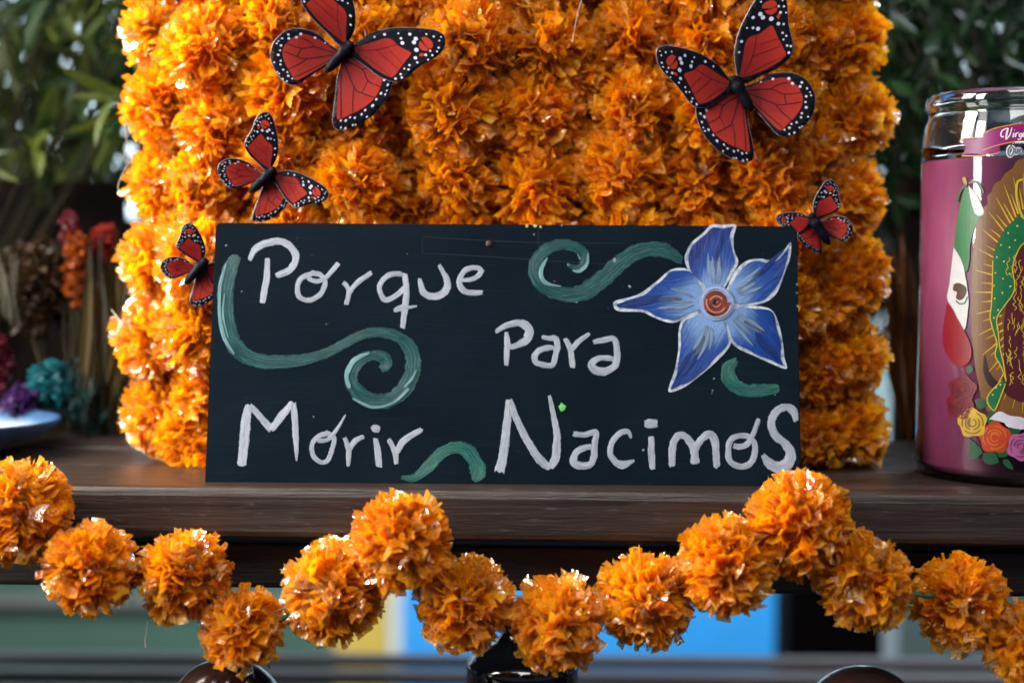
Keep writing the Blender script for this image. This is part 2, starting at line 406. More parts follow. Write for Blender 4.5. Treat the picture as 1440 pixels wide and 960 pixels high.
for lab, st in (
  ('letter P of Para', [([(110,240),(200,185),(320,155),(400,190),(420,245),(388,318),(310,362),(235,380)], [40,60,66,90,95,80,64,50]), ([(210,240),(218,350),(215,450),(208,552)], [40,64,62,44])]),
  ('first letter a of Para', [([(535,285),(605,298),(665,305),(678,370),(662,460),(632,542),(540,540),(482,515),(470,465),(515,410),(585,388),(650,385)], [40,52,60,64,60,56,60,62,66,60,56,46])]),
  ('letter r of Para', [([(752,300),(800,400),(822,572)], [46,60,56]), ([(815,405),(870,330),(975,258)], [46,56,40])]),
  ('last letter a of Para', [([(1010,335),(1100,315),(1195,305),(1225,380),(1228,490),(1200,560),(1110,605),(1020,585),(990,540),(1040,490),(1110,478),(1205,490)], [46,60,62,64,66,70,82,82,72,64,62,50])])):
    letter(cA[0], cA[1], st, sign, label='white painted ' + lab)
c7 = (conv(3.789, 320, 550), 3.789)
for lab, st in (
  ('letter M of Morir', [([(112,70),(97,170),(86,290),(76,400)], [40,58,58,56]), ([(120,75),(170,130),(232,205)], [30,40,42]), ([(232,205),(290,130),(350,58)], [40,46,36]), ([(352,62),(360,170),(366,280),(369,372)], [34,38,32,10])]),
  ('letter o of Morir', [([(540,225),(482,240),(450,285),(458,345),(500,378),(535,365),(560,300),(565,245),(520,218)], 28), ([(478,262),(530,258),(575,215),(630,124)], [28,26,24,9])]),
  ('letter r of Morir', [([(622,246),(645,310),(642,398)], [26,32,24]), ([(650,312),(678,266),(728,242)], [30,32,26])]),
  ('letter i of Morir', [([(788,250),(800,320),(808,402)], [30,40,36]), ([(768,188),(785,196),(812,206)], [20,44,36])]),
  ('last letter r of Morir', [([(858,252),(890,322),(900,386)], [26,34,28]), ([(900,325),(940,262),(1036,202)], [38,40,32])])):
    letter(c7[0], c7[1], st, sign, label='white painted ' + lab)
c5 = (conv(6.261, 680, 540), 6.261)
for lab, st in (
  ('letter N of Nacimos', [([(222,135),(205,350),(175,600),(140,775)], [60,80,88,104]), ([(232,140),(300,330),(400,520),(500,670),(590,735)], [60,66,78,84,70]), ([(590,735),(635,640),(645,450),(612,250),(580,98)], [70,84,70,52,34])]),
  ('letter a of Nacimos', [([(790,436),(890,445),(985,425),(978,530),(970,640),(930,712),(830,712),(790,675),(815,600),(880,562),(955,548)], [60,56,62,62,64,68,76,76,66,60,54])]),
  ('letter c of Nacimos', [([(1300,475),(1268,415),(1190,440),(1128,520),(1115,610),(1165,685),(1225,708),(1325,672)], [28,50,56,56,60,68,80,30])])):
    letter(c5[0], c5[1], st, sign, label='white painted ' + lab)
c6 = (conv(5.76, 890, 540), 5.76)
for lab, st in (
  ('letter i of Nacimos', [([(150,420),(150,550),(158,688)], [50,60,52]), ([(94,318),(145,320),(200,318)], [60,92,70])]),
  ('letter m of Nacimos', [([(318,668),(318,540),(345,440),(395,412),(455,455),(495,540),(515,640)], [58,66,66,66,70,70,60]), ([(490,640),(510,520),(560,440),(622,405),(662,455),(672,550),(680,676)], [60,60,64,66,70,66,62])]),
  ('letter o of Nacimos', [([(880,412),(800,442),(772,530),(792,630),(880,668),(955,635),(988,550),(980,470),(935,425),(870,415)], [50,52,54,56,56,58,54,50,50,50]), ([(812,498),(870,505),(930,480),(970,410),(1022,280)], [48,52,52,48,38])]),
  ('letter S of Nacimos', [([(1322,300),(1295,215),(1230,185),(1150,235),(1122,330),(1152,412),(1230,480),(1275,560),(1255,640),(1175,672),(1100,635),(1052,570)], [50,70,66,70,72,74,76,96,104,106,84,44])])):
    letter(c6[0], c6[1], st, sign, label='white painted ' + lab)
# --- teal scrolls
c4 = (conv(3.839, 290, 340), 3.839)
o = letter(*c4, [([(165,75),(122,170),(104,300),(112,430),(155,560),(260,635),(400,648),(550,630),(680,585),(780,530),(870,492),(960,490),(1050,520),(1108,590),(1115,680),(1085,770),(1010,845),(920,860),(840,830),(788,765),(790,690),(840,632),(900,612),(955,625),(970,660),(940,690)],
     [62,88,92,92,95,88,78,64,58,56,56,60,70,86,88,90,88,86,84,78,74,64,55,70,70,40])], sign, 'teal_paint', 'painted_scroll', h=0.00006, label='long teal painted scroll under Porque')
highlights(*c4, [([(108,120),(76,240),(72,380),(95,510),(150,605)], [12,22,20,26,14]), ([(100,280),(92,400),(120,520)], [8,14,8]), ([(775,790),(757,720),(800,640),(880,600)], [24,30,34,14]), ([(790,845),(900,893),(1010,868),(1095,790)], [14,20,16,22]), ([(1070,785),(1110,740),(1135,690)], [14,16,8])])
c3 = (conv(5.538, 720, 320), 5.538)
letter(*c3, [([(1325,265),(1210,185),(1085,168),(960,195),(840,275),(720,385),(600,480),(480,525),(350,510),(240,455),(178,360),(188,260),(260,175),(370,132),(470,142),(548,190),(568,255),(535,308),(480,312),(438,290)],
     [60,115,125,130,140,145,145,130,112,115,112,100,96,90,86,84,74,62,50,26])], sign, 'teal_paint', 'painted_scroll', h=0.00006, label='teal painted scroll left of the blue flower')
highlights(*c3, [([(275,235),(228,330),(240,410),(300,445),(385,458)], [14,40,40,26,8]), ([(470,335),(530,338),(585,280),(592,200)], [14,36,30,10]), ([(435,280),(440,298)], [18,22]), ([(530,250),(510,205)], [14,8])])
letter(*c7, [([(925,458),(1000,458),(1070,400),(1130,335),(1200,300),(1270,312),(1320,375),(1332,440),(1312,478)], [22,48,66,66,66,78,88,86,30])], sign, 'green_paint', 'painted_scroll', h=0.00006, label='short teal painted curl after Morir')
c2 = (conv(3.839, 850, 310), 3.839)
letter(*c2, [([(712,752),(668,800),(680,865),(740,910),(830,918),(945,905)], [40,78,88,80,74,50])], sign, 'green_paint', 'painted_scroll', h=0.00006, label='short teal painted leaf under the blue flower')
# --- blue flower
def inset(P, d):
    n = len(P); area_ = sum(P[i - 1][0] * P[i][1] - P[i][0] * P[i - 1][1] for i in range(n)); s = 1 if area_ > 0 else -1; out = []
    for i in range(n):
        a, b = P[i - 1], P[(i + 1) % n]; tx, ty = b[0] - a[0], b[1] - a[1]; L = math.hypot(tx, ty) or 1
        k = d * (0.85 + 0.9 * noise.noise(Vector((P[i][0] * .035, P[i][1] * .035, 5))))
        out.append((P[i][0] - s * ty / L * k, P[i][1] + s * tx / L * k))
    return out
wm = NT('white_outline_paint'); nz = wm.noise(wm.mapping('Object', (1, 1, 1)), 260, 5, 0.7)
wm.done(wm.pbr(wm.ramp(nz, [(0.36, (0.09, 0.13, 0.20)), (0.55, (0.33, 0.36, 0.41)), (0.8, (0.46, 0.48, 0.52))]), 0.5, 0.12, wm.bump(nz, 0.5, 0.0006)))
FC = (605, 448)
petals = [[(560,400),(520,350),(470,290),(440,240),(435,190),(470,120),(530,70),(575,25),(640,24),(710,25),(697,90),(700,160),(722,225),(690,290),(650,360),(610,420)],
 [(630,420),(660,365),(700,280),(760,222),(830,206),(900,212),(960,172),(1006,118),(1002,200),(970,290),(930,390),(870,440),(780,460),(690,458)],
 [(630,470),(690,465),(800,460),(895,478),(935,540),(960,640),(972,740),(982,800),(900,772),(800,727),(720,690),(672,640),(650,560)],
 [(640,490),(660,560),(682,610),(675,680),(600,765),(500,850),(420,905),(345,922),(378,810),(398,700),(400,600),(425,528),(500,498),(570,480)],
 [(590,430),(540,370),(500,310),(450,262),(360,265),(280,330),(180,400),(62,433),(48,462),(80,490),(200,495),(280,530),(370,553),(450,520),(520,488)]]
tips = [(655, 0), (1005, 120), (980, 800), (345, 920), (50, 462)]
for k, P in enumerate(petals):
    Q = c2[0](P); tc, ce = c2[0]([tips[k]])[0], c2[0]([FC])[0]
    ax = Vector((tc[0] - ce[0], tc[1] - ce[1])); L = ax.length; ax.normalize()
    def uvf(x, y, ax=ax, L=L, ce=ce):
        d = Vector((x - ce[0], y - ce[1])); return (d.dot(ax) / L, d.cross(ax) / L * 1.6)
    Q2 = catmull(Q + [Q[0]], 5)[:-1]
    w_ = patch('painted_petal', Q2, onsign, 0.00014 + k * 1.5e-5, wm.m, sign, 6.0, per=0)
    inn = inset(Q2, 4.4)
    if k == 0: inn = [(x, max(y, 317.2)) for x, y in inn]
    V, F, UV = fill(inn, lambda x, y, h: onsign(x, y, h + 0.00012 * noise.noise(Vector((x * .12, y * .12, k)))), 0.00040 + k * 4e-5, 4.0, uvf)
    link('blue_fill', mesh('blue_fill', V, F, True, UV), M['blue_paint'], w_)
    pr = Vector((-ax.y, ax.x)); fr_ = random.Random(70 + k)
    cen = Vector((sum(p_[0] for p_ in Q2) / len(Q2), sum(p_[1] for p_ in Q2) / len(Q2))); c0, t0 = Vector(ce), Vector(tc); um = (cen - c0).dot(ax) / L
    def mid(u): return c0 + (cen - c0) * (u / um) if u < um else cen + (t0 - cen) * ((u - um) / (1 - um))
    for j in range(11):                                         # loose strokes of the brush on top
        mt_, u0, u1, wd = (('pale_blue_paint', .24, fr_.uniform(.42, .60), 6), ('grey_blue_paint', .34, .56, 9), ('deep_blue_paint', fr_.uniform(.5, .6), fr_.uniform(.78, .92), 4))[(0, 2, 0, 1, 0, 2, 0, 2, 0, 2, 2)[j]]
        sp0 = fr_.uniform(-.07, .07); sp1 = sp0 * (1.6 if u1 < .7 else .3)
        P = [(mid(u).x + pr.x * L * q, mid(u).y + pr.y * L * q) for u, q in ((u0, sp0 * .7), ((u0 + u1) / 2, (sp0 + sp1) * .5), (u1, sp1))]
        if min(p_[1] for p_ in P) < 322: continue
        V, F, UV = [], [], []; ribbon(V, F, UV, P, [wd * .5, wd, wd * .3], onsign, 0.00062 + k * 4e-5 + j * 0.8e-5, 0.00002, per=5, seed=300 + k * 20 + j, across=4)
        link('brush_stroke', mesh('brush_stroke', V, F, True, UV), M[mt_], w_)
fc = patch('flower_centre', arc(1007, 426.5, 24.5, 0, 345, 22), onsign, 0.00115, plain('pale_blue_ring', (0.17, 0.22, 0.40), 0.45, 0.4, 0.4, 300), sign, 4.0, per=0, label='red and pale blue painted flower centre')
ident = lambda p: p
V, F, UV = [], [], []
sp = [(1007 + r_ * math.cos(a), 426 + r_ * math.sin(a)) for r_, a in ((18 - i * 0.55, i * 0.55) for i in range(32))]
ribbon(V, F, UV, sp, [7.5] * len(sp), onsign, 0.00130, 0.0002, per=3, seed=3)
link('red_swirl', mesh('red_swirl', V, F, True, UV), M['red_paint'], fc)
for cl_, a0, a1, rr, wd in (((.42, .20, .16), 30, 200, 14, 1.6), ((.42, .20, .16), 200, 330, 9, 1.5), ((.40, .18, .15), 10, 150, 6, 1.4), ((.015, .008, .008), 120, 260, 3.5, 3.2), ((.30, .32, .42), 190, 330, 20.5, 1.8), ((.30, .32, .42), 10, 130, 20.5, 1.6), ((.015, .008, .008), 95, 135, 18, 2.6)):
    V, F, UV = [], [], []; ribbon(V, F, UV, arc(1007, 426, rr, a0, a1, 7), wd, onsign, 0.00165 + rr * 1e-6, 0.0001, per=3, across=3)
    link('swirl_line', mesh('swirl_line', V, F, True, UV), plain('swirl_paint_%d' % (rr * 10 + a0), cl_, .5, .1), fc)
# --- specks, nail and scratches
def dot_mesh(px, py, r, n=9, h=0.0003, mapper=onsign, jag=0.25):
    V = [mapper(px, py, h * 1.6)] + [mapper(px + r * (1 + random.uniform(-jag, jag)) * math.cos(i * 6.2832 / n), py + r * (1 + random.uniform(-jag, jag)) * math.sin(i * 6.2832 / n), h) for i in range(n)]
    return mesh('dot', V, [(0, (i + 1) % n + 1, i + 1) for i in range(n)])
o = link('nail_head', lathe('nail_head', [(0, .0010), (.0011, .0009), (.0017, .0004), (.0018, 0)], 14), plain('rust', (0.050, 0.026, 0.014), 0.7, 0.2, 0.8, 900), sign)
p = onsign(687.5, 342.5); o.location = p; o.rotation_euler = SN.to_track_quat('Z', 'Y').to_euler()
o = link('paint_fleck', dot_mesh(790, 573, 5.5, 11, jag=.4), plain('green_fleck', (0.07, 0.36, 0.07), .5), sign); o['label'] = 'small bright green paint fleck'
fleckm = plain('pale_fleck', (0.15, 0.18, 0.19), .8, .1, .5, 400); yfm = plain('yellow_fleck', (0.30, 0.27, 0.10), .7)
for x, y, r_, m_ in ((318,345,1.6,fleckm),(741,318,2.2,yfm),(752,317.5,2.6,yfm),(760,319,1.8,yfm),(790,317,1.6,fleckm),(1004,532,1.4,fleckm),(1002,549,1.2,fleckm),(1001,553,1.0,fleckm),(886,403,2.4,fleckm),(864,366,2.6,fleckm),(441,586,1.2,fleckm),(905,633,1.8,fleckm),(1121,400,1.3,fleckm),(1122,430,1.6,fleckm),(1120,412,1.1,fleckm),(751,330,1.3,fleckm),(1090,555,1.0,fleckm),(680,381,1.4,fleckm),(811,425,1.0,fleckm),(340,410,1.2,fleckm)):
    link('paint_speck', dot_mesh(x, y, r_, 7, 0.0002, jag=.45), m_, sign)
scr = plain('scratch', (0.014, 0.020, 0.025), 0.8, .05)
for pts in ([(594,333),(680,338),(757,341),(880,342)], [(594,356),(690,361),(760,366),(852,371)], [(594,333),(594,356)], [(757,320),(758,420)]):
    V, F, UV = [], [], []; ribbon(V, F, UV, pts, 0.9, onsign, 0.00003, 0.0, across=1); link('scratch', mesh('scratch', V, F, False, UV), scr, sign)

# ================================================================== PAPER-FILM MARIGOLDS
def petal_geo(V, F, T, d, wdir, r0, r1, w0, w1, rnd, bend):
    """one crinkled strip from the core outwards, creased lengthwise, cut raggedly at its end"""
    nrm = d.cross(wdir).normalized(); tone = rnd.random(); b = len(V); rows = 4
    crease = rnd.uniform(-0.30, 0.30); tw = rnd.uniform(-0.5, 0.5); skew = rnd.uniform(-0.10, 0.10); cut = rnd.choice((0, 2, 1, 9, 9, 9))
    for k in range(rows):
        s = k / (rows - 1); r = r0 + (r1 - r0) * s; wd = w0 + (w1 - w0) * s ** 0.8
        off = nrm * (bend * s * s) + wdir * (skew * s * s); an = tw * s
        wv = wdir * math.cos(an) + nrm * math.sin(an); nv = nrm * math.cos(an) - wdir * math.sin(an)
        for j, q in enumerate((-0.5, 0.0, 0.5)):
            e = (rnd.uniform(-0.045, 0.03) - (0.10 if j == cut else 0) if k == rows - 1 else 0)
            V.append(d * (r + e) + off + wv * (q * wd) + nv * ((crease if j == 1 else 0) * wd + rnd.uniform(-0.014, 0.014)))
            T.append(tone)
    for k in range(rows - 1):
        for j in range(2):
            a = b + k * 3 + j; F.append((a, a + 1, a + 4, a + 3))
def tone_mesh(name, V, F, T):
    me = mesh(name, V, F); a = me.attributes.new('tone', 'FLOAT', 'POINT'); a.data.foreach_set('value', T); return me
def pompom_mesh(seed, N=600):
    rnd = random.Random(seed); V, F, T = [], [], []
    sq = (rnd.uniform(.92, 1.05), rnd.uniform(.92, 1.05))
    for i in range(N):
        z = 1 - 2 * (i + 0.5) / N; th = i * 2.399963 + rnd.uniform(-.25, .25); rr = math.sqrt(1 - z * z)
        d = Vector((rr * math.cos(th), rr * math.sin(th), z)) + Vector((rnd.gauss(0, .07), rnd.gauss(0, .07), rnd.gauss(0, .07))); d.normalize()
        ax = Vector((0, 0, 1)).cross(d)
        if ax.length < 0.05: ax = Vector((1, 0, 0))
        ax.normalize(); o_ = d.cross(ax)
        an = noise.noise(d * 2.4 + Vector((seed * 5.7, 0, 0))) * 3.4 + rnd.gauss(0, .35)
        wd = ax * math.cos(an) + o_ * math.sin(an)
        lump = 1 + 0.13 * noise.noise(d * 2.2 + Vector((0, seed * 3.1, 0)))
        r1 = rnd.triangular(0.66, 1.06, 0.97) * lump
        petal_geo(V, F, T, d, wd, 0.40, r1, 0.10, rnd.uniform(.13, .33), rnd, rnd.uniform(-.17, .17))
    nl, na = 9, 14; b = len(V)                                  # core of film added at the heart to send light back out
    for i in range(nl + 1):
        for j in range(na):
            t_, p_ = math.pi * i / nl, 6.28319 * j / na; rr = 0.60 * (1 + .12 * noise.noise(Vector((i, j, seed))))
            V.append(Vector((math.sin(t_) * math.cos(p_), math.sin(t_) * math.sin(p_), math.cos(t_))) * rr); T.append(rnd.random())
    for i in range(nl):
        for j in range(na): F.append((b + i * na + j, b + i * na + (j + 1) % na, b + (i + 1) * na + (j + 1) % na, b + (i + 1) * na + j))
    for v in V: v.x *= sq[0]; v.y *= sq[1]
    return tone_mesh('pompom', V, F, T)
POM = [pompom_mesh(s) for s in range(9)]
for me in POM:
    me.materials.append(M['petal']); me.materials.append(M['petal_clear']); rq = random.Random(len(me.vertices))
    for q in range(600):                                        # one strip in ten is clearer, shinier film
        if rq.random() < .10:
            for f_ in range(6): me.polygons[q * 6 + f_].material_index = 1
PET = []
for s in range(8):
    rnd = random.Random(100 + s); V, F, T = [], [], []
    petal_geo(V, F, T, Vector((0, 0, 1)), Vector((1, 0, 0)), 0.55, 1.06, 0.16, rnd.uniform(.26, .42), rnd, rnd.uniform(-.3, .3))
    me = tone_mesh('petal', V, F, T); me.materials.append(M['petal_clear'] if s % 2 else M['petal']); PET.append(me)
prnd = random.Random(5)
def pompom(parent, c, r, npet, k=None):
    o = bpy.data.objects.new('pompom', POM[prnd.randrange(9) if k is None else k % 9]); C.objects.link(o)
    o.location = c; o.scale = (r * prnd.uniform(.96, 1.05), r * prnd.uniform(.96, 1.05), r * prnd.uniform(.96, 1.05))
    o.rotation_euler = (prnd.uniform(0, 6.28), prnd.uniform(0, 6.28), prnd.uniform(0, 6.28)); adopt(o, parent)
    rot = o.rotation_euler.to_matrix()
    for i in range(npet):
        a = prnd.uniform(0, 6.283); t = prnd.uniform(0.1, 1.25)
        dw = Vector((math.sin(t) * math.cos(a), -math.cos(t), math.sin(t) * math.sin(a)))      # the side that shows
        dl = rot.transposed() @ dw
        p = bpy.data.objects.new('petal', PET[prnd.randrange(8)]); C.objects.link(p); p.parent = o
        q = dl.to_track_quat('Z', 'X'); p.rotation_euler = (q.to_matrix() @ Matrix.Rotation(prnd.uniform(0, 6.28), 3, 'Z')).to_euler()
    return o
block = thing('marigold_backdrop', (0, 0.09, 0), 'upright panel covered in orange plastic film marigold pompoms behind the sign', 'flower panel')
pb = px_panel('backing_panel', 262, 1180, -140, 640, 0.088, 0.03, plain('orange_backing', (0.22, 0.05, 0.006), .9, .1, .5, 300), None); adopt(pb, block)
FY = 0.073
cols = [300, 395, 512, 648, 762, 880, 990, 1088]
for ci, x in enumerate(cols):
    off = (18, -14, 10, -2, 14, -6, 8, -12)[ci]
    for ri in range(-2, 5):
        y = 55 + off + ri * 98 + prnd.uniform(-10, 10)
        if y > 400 and 330 < x < 1080: continue
        pompom(block, at(x + prnd.uniform(-14, 14), y, FY + prnd.uniform(-.006, .010)), pxlen(prnd.uniform(66, 76), FY), 4)
for x, ys, Y in ((232, (-150, -50, 45, 150, 265, 368, 478, 580), 0.098), (1186, (-150, -45, 60, 165, 278, 385, 500, 606), 0.098)):
    for i, y in enumerate(ys):
        pompom(block, at(x + prnd.uniform(-6, 6) + (-12 if x < 700 and i in (1, 6) else 0), y, Y), pxlen(66, Y), 5)
for x, y, Y in ((268, 610, .075), (262, 470, .078), (292, 555, .075), (300, 440, .08), (1150, 420, .075), (1148, 515, .075), (1152, 610, .078), (300, 640, .07), (1130, 330, .078), (275, 330, .078),
                (570, 95, .074), (700, 60, .074), (820, 110, .076), (935, 75, .076), (705, 205, .076), (820, 215, .078), (590, 210, .078), (455, 215, .076), (935, 225, .076), (1040, 240, .078), (1135, 215, .08), (345, 110, .078), (350, 0, .078), (450, 90, .078), (588, 12, .076), (592, 292, .078), (1105, 130, .078), (590, -60, .078), (1090, 20, .08), (1140, 60, .08)):
    pompom(block, at(x, y, Y + .008), pxlen(58, Y), 3)
for x in (246, 1172):                                           # the sides go back
    for y in range(-140, 640, 98):
        p = at(x, y, 0.128); pompom(block, p, pxlen(56, 0.128), 0)
thr = plain('dry_thread', (0.35, 0.30, 0.24), 0.8)
for pts, r_ in (([(176,165),(178,200),(174,222),(181,230),(174,240),(166,262),(172,272),(182,268)], .00022), ([(512,40),(520,75),(528,110)], .0002), ([(805,60),(812,20),(820,-5)], .0002)):
    V, F = [], []; tube(V, F, [at(x, y, 0.036 if x > 300 else .07) for x, y in catmull(pts, 4)], r_, 5); link('thread', mesh('thread', V, F, True), thr, block)
for k in range(7):
    V, F = [], []; a = at(170 + prnd.uniform(0, 12), 455 + prnd.uniform(-8, 8), .08); b = a + Vector((prnd.uniform(-.012, .003), prnd.uniform(-.003, .003), prnd.uniform(-.012, .012)))
    tube(V, F, [a, (a + b) / 2 + Vector((0, 0, prnd.uniform(-.003, .003))), b], [.0005, .0004, .0002], 5); link('straw', mesh('straw', V, F), plain('straw', (.55, .48, .36), .5) if k == 0 else bpy.data.materials['straw'], block)

garland = thing('marigold_garland', (0, -0.05, -0.03), 'swagged garland of orange film marigold pompoms along the shelf edge', 'garland')
GY = -0.052
G = [(-95,700,72),(24,718,79),(128,799,69),(258,809,72),(341,883,64),(468,831,76),(562,762,73),(655,848,76),(783,875,70),(906,844,71),(1021,796,76),(1121,737,79),(1214,819,73),(1350,846,73),(1443,905,62),(1560,930,70)]
for k, (x, y, r_) in enumerate(G):
    Y = GY + (0.0, .006, -.004, .004)[k % 4]
    pompom(garland, at(x, y, Y), pxlen(r_ * 1.0, Y), 0 if x < -50 or x > 1500 else 20, k)
V, F = [], []
tube(V, F, [at(x, y, GY) for x, y in catmull([(a, b) for a, b, c in G], 6)], 0.0014, 6)
link('stem_cord', mesh('stem_cord', V, F, True), plain('green_cord', (0.03, 0.10, 0.03), .5), garland)
V, F = [], []; tube(V, F, [at(x, y, GY) for x, y in [(208,872),(206,890),(204,900),(205,910)]], .0003, 5); link('thread', mesh('thread', V, F), thr, garland)

# ================================================================== BUTTERFLIES
bw = plain('butterfly_black', (0.0035, 0.004, 0.007), 0.45, 0.06, .3, 200)
def redprint():
    t = NT('butterfly_red'); uv = t.n('ShaderNodeUVMap'); sep = t.n('ShaderNodeSeparateXYZ'); t.l(uv.outputs[0], sep.inputs[0])
    nz = t.noise(uv.outputs[0], 6.0, 4, .6)
    c = t.ramp(t.math('ADD', t.math('MULTIPLY', sep.outputs[0], 0.75), t.math('MULTIPLY', nz, 0.35)), [(0.1, (0.070, 0.004, 0.005)), (0.55, (0.16, 0.008, 0.007)), (0.85, (0.24, 0.019, 0.009))])
    return t.done(t.pbr(c, 0.5, 0.1))
M['bred'] = redprint(); M['bwhite'] = plain('butterfly_white', (0.42, 0.43, 0.54), .45, .3, .1)
M['bedge'] = plain('cut_paper_edge', (0.30, 0.30, 0.32), .6)
FW = [(575,440),(552,330),(550,250),(570,160),(610,70),(650,0),(690,-55),(740,-80),(790,-50),(818,0),(828,60),(832,130),(845,190),(860,260),(850,310),(815,350),(760,385),(690,412),(620,445)]
FR = [(575,408),(590,330),(605,230),(630,193),(680,180),(740,140),(760,165),(775,200),(800,250),(822,300),(810,325),(740,368),(660,398),(600,412)]
FS = [[(690,42),(700,15),(740,0),(765,12),(768,34),(735,44)], [(705,56),(735,50),(768,42),(770,62),(745,80),(720,74)], [(768,95),(780,75),(790,90),(780,108)]]
FD = [(585,215,9),(573,273,7),(613,143,6),(645,88,10),(672,152,12),(645,145,8),(683,72,13),(697,92,13),(742,103,14),(780,133,11),(808,137,7),(780,37,7),(808,40,7),(790,72,9),(803,185,7),(823,203,7),(808,222,6),(828,257,7),(848,262,7),(838,297,8),(685,5,6),(820,75,6),(715,-25,7),(750,-40,6),(785,-15,7),(800,5,6),(735,-60,5)]
FVN = [[(598,405),(645,300),(665,185)], [(638,302),(720,280),(796,255)], [(610,405),(720,350),(815,318)], [(680,240),(740,225),(782,215)]]
HW = [(600,470),(680,440),(750,402),(820,392),(890,405),(940,440),(970,490),(985,540),(982,590),(970,640),(930,700),(880,745),(830,770),(790,765),(760,740),(735,705),(690,640),(640,570)]
HR = [(610,486),(680,452),(760,428),(830,425),(880,460),(910,510),(920,560),(905,610),(870,660),(840,690),(800,730),(772,720),(710,645),(645,560)]
HD = [(850,430,10),(868,460,9),(908,480,9),(918,457,8),(945,493,7),(938,540,8),(965,535,6),(933,573,7),(935,605,9),(910,638,7),(905,662,7),(943,660,6),(880,690,7),(852,698,6),(840,720,8),(813,730,6),(865,750,7),(838,757,6),(895,722,6),(908,715,5),(765,428,8),(960,517,5),(700,442,5)]
HVN = [[(620,490),(750,487),(820,520),(914,515)], [(625,500),(770,575),(830,580),(918,570)], [(830,580),(820,520)], [(770,575),(800,620),(852,676)], [(640,540),(720,630),(808,722)], [(750,487),(790,462),(845,452)]]
FK = [(575,437),(745,-78),(852,310)]; HK = [(605,478),(982,560),(790,765)]
def affine(src, dst):
    (x0,y0),(x1,y1),(x2,y2) = src; A = Matrix(((x1-x0, x2-x0), (y1-y0, y2-y0))).inverted()
    B = Matrix(((dst[1][0]-dst[0][0], dst[2][0]-dst[0][0]), (dst[1][1]-dst[0][1], dst[2][1]-dst[0][1]))); T = B @ A
    return lambda x, y: (T @ Vector((x - x0, y - y0)) + Vector(dst[0]))
def wing(parent, kind, dst, Y, lift, nm):
    src = FK if kind == 'f' else HK; af = affine(src, dst)
    L = (Vector(dst[1]) - Vector(dst[0])).length
    def mp(cx, cy, h):
        p = af(cx, cy); s = (p - Vector(dst[0])).length / L
        q = at(p.x, p.y, Y - lift * s * (1.25 - 0.45 * s) + 0.0008 * math.sin(s * 5)); return q - ray(p.x, p.y) * h
    out_, red, dots, veins = (FW, FR, FD, FVN) if kind == 'f' else (HW, HR, HD, HVN)
    px = catmull(out_ + [out_[0]], 4)[:-1]; uvf = lambda x, y: (math.hypot(x - src[0][0], y - src[0][1]) / 420, y / 420)
    V, F, UV = fill(px, mp, 0.0, 26.0)
    o = link(nm, mesh(nm, V, F, True), bw, parent)
    sol = o.modifiers.new('t', 'SOLIDIFY'); sol.thickness = 0.0006; sol.offset = 0
    # thin pale cut edge
    V, F = [], []; tube(V, F, [mp(x, y, -0.0002) for x, y in px + px[:1]], 0.0002, 4); link('cut_edge', mesh('cut_edge', V, F), M['bedge'], o)
    def flat(nmx, polys, h, mat, grid):
        V, F, UV = [], [], []
        for P in polys:
            v, f_, u_ = fill(P, mp, h, grid, uvf); b = len(V); V += v; UV += u_; F += [tuple(b + i for i in q) for q in f_]
        return link(nmx, mesh(nmx, V, F, True, UV), mat, o)
    polys = [catmull(red + [red[0]], 3)[:-1]] + ([catmull(s_ + [s_[0]], 3)[:-1] for s_ in FS] if kind == 'f' else [])
    flat('red_patch', polys, 0.00045, M['bred'], 26.0)
    flat('white_spots', [[(x + r_ * .92 * math.cos(a * .7854), y + r_ * .92 * math.sin(a * .7854)) for a in range(8)] for x, y, r_ in dots], 0.0005, M['bwhite'], 40.0)
    V, F, UV = [], [], []
    for vn in veins: ribbon(V, F, UV, vn, 4.6 if kind == 'h' else 2.6, mp, 0.0006, 0, per=3, across=1)
    link('veins', mesh('veins', V, F, False, UV), bw, o)
def butterfly(label, s, ox, oy, head, tail, LF, LH, RF, RH, Y, lift=0.006):
    cv = conv(s, ox, oy); hd, tl = cv([head])[0], cv([tail])[0]
    t = thing('paper_butterfly', at((hd[0] + tl[0]) / 2, (hd[1] + tl[1]) / 2, Y), label, 'butterfly', 'red paper butterflies on the marigolds')
    for k, (kind, d) in enumerate((('h', LH), ('h', RH), ('f', LF), ('f', RF))):
        lf = lift[k] if isinstance(lift, tuple) else lift
        d = cv(d); ctr = (hd[0] + (tl[0] - hd[0]) * (.26 if kind == 'f' else .44), hd[1] + (tl[1] - hd[1]) * (.26 if kind == 'f' else .44))
        d = [(d[0][0] + (ctr[0] - d[0][0]) * .6, d[0][1] + (ctr[1] - d[0][1]) * .6)] + list(d[1:])
        wing(t, kind, d, Y - (0.0010 if kind == 'f' else 0), lf, 'forewing' if kind == 'f' else 'hindwing')
    a, b = at(*hd, Y - .003), at(*tl, Y - .002); L = (b - a).length; V, F = [], []
    prof = [(0, .02), (.03, .55), (.09, .75), (.15, .55), (.22, .95), (.36, 1.05), (.46, .75), (.56, .82), (.72, .80), (.88, .62), (1, .15)]
    tube(V, F, [a + (b - a) * u for u, r_ in prof], [L * .165 * r_ for u, r_ in prof], 10); link('body', mesh('body', V, F, True), bw, t)
    ax = (a - b).normalized(); sd = ax.cross(Vector((0, 1, 0))).normalized()
    for sg in (-1, 1):
        V, F = [], []; P = [a + ax * (L * .62 * u) + sd * (sg * L * (.06 + .22 * u ** 1.6)) + Vector((0, -.002 * u, 0)) for u in (0, .3, .6, .9, 1.0)]
        tube(V, F, P, [L * .011, L * .008, L * .008, L * .009, L * .016], 5); link('antenna', mesh('antenna', V, F, True), bw, t)
    return t
BY = 0.036
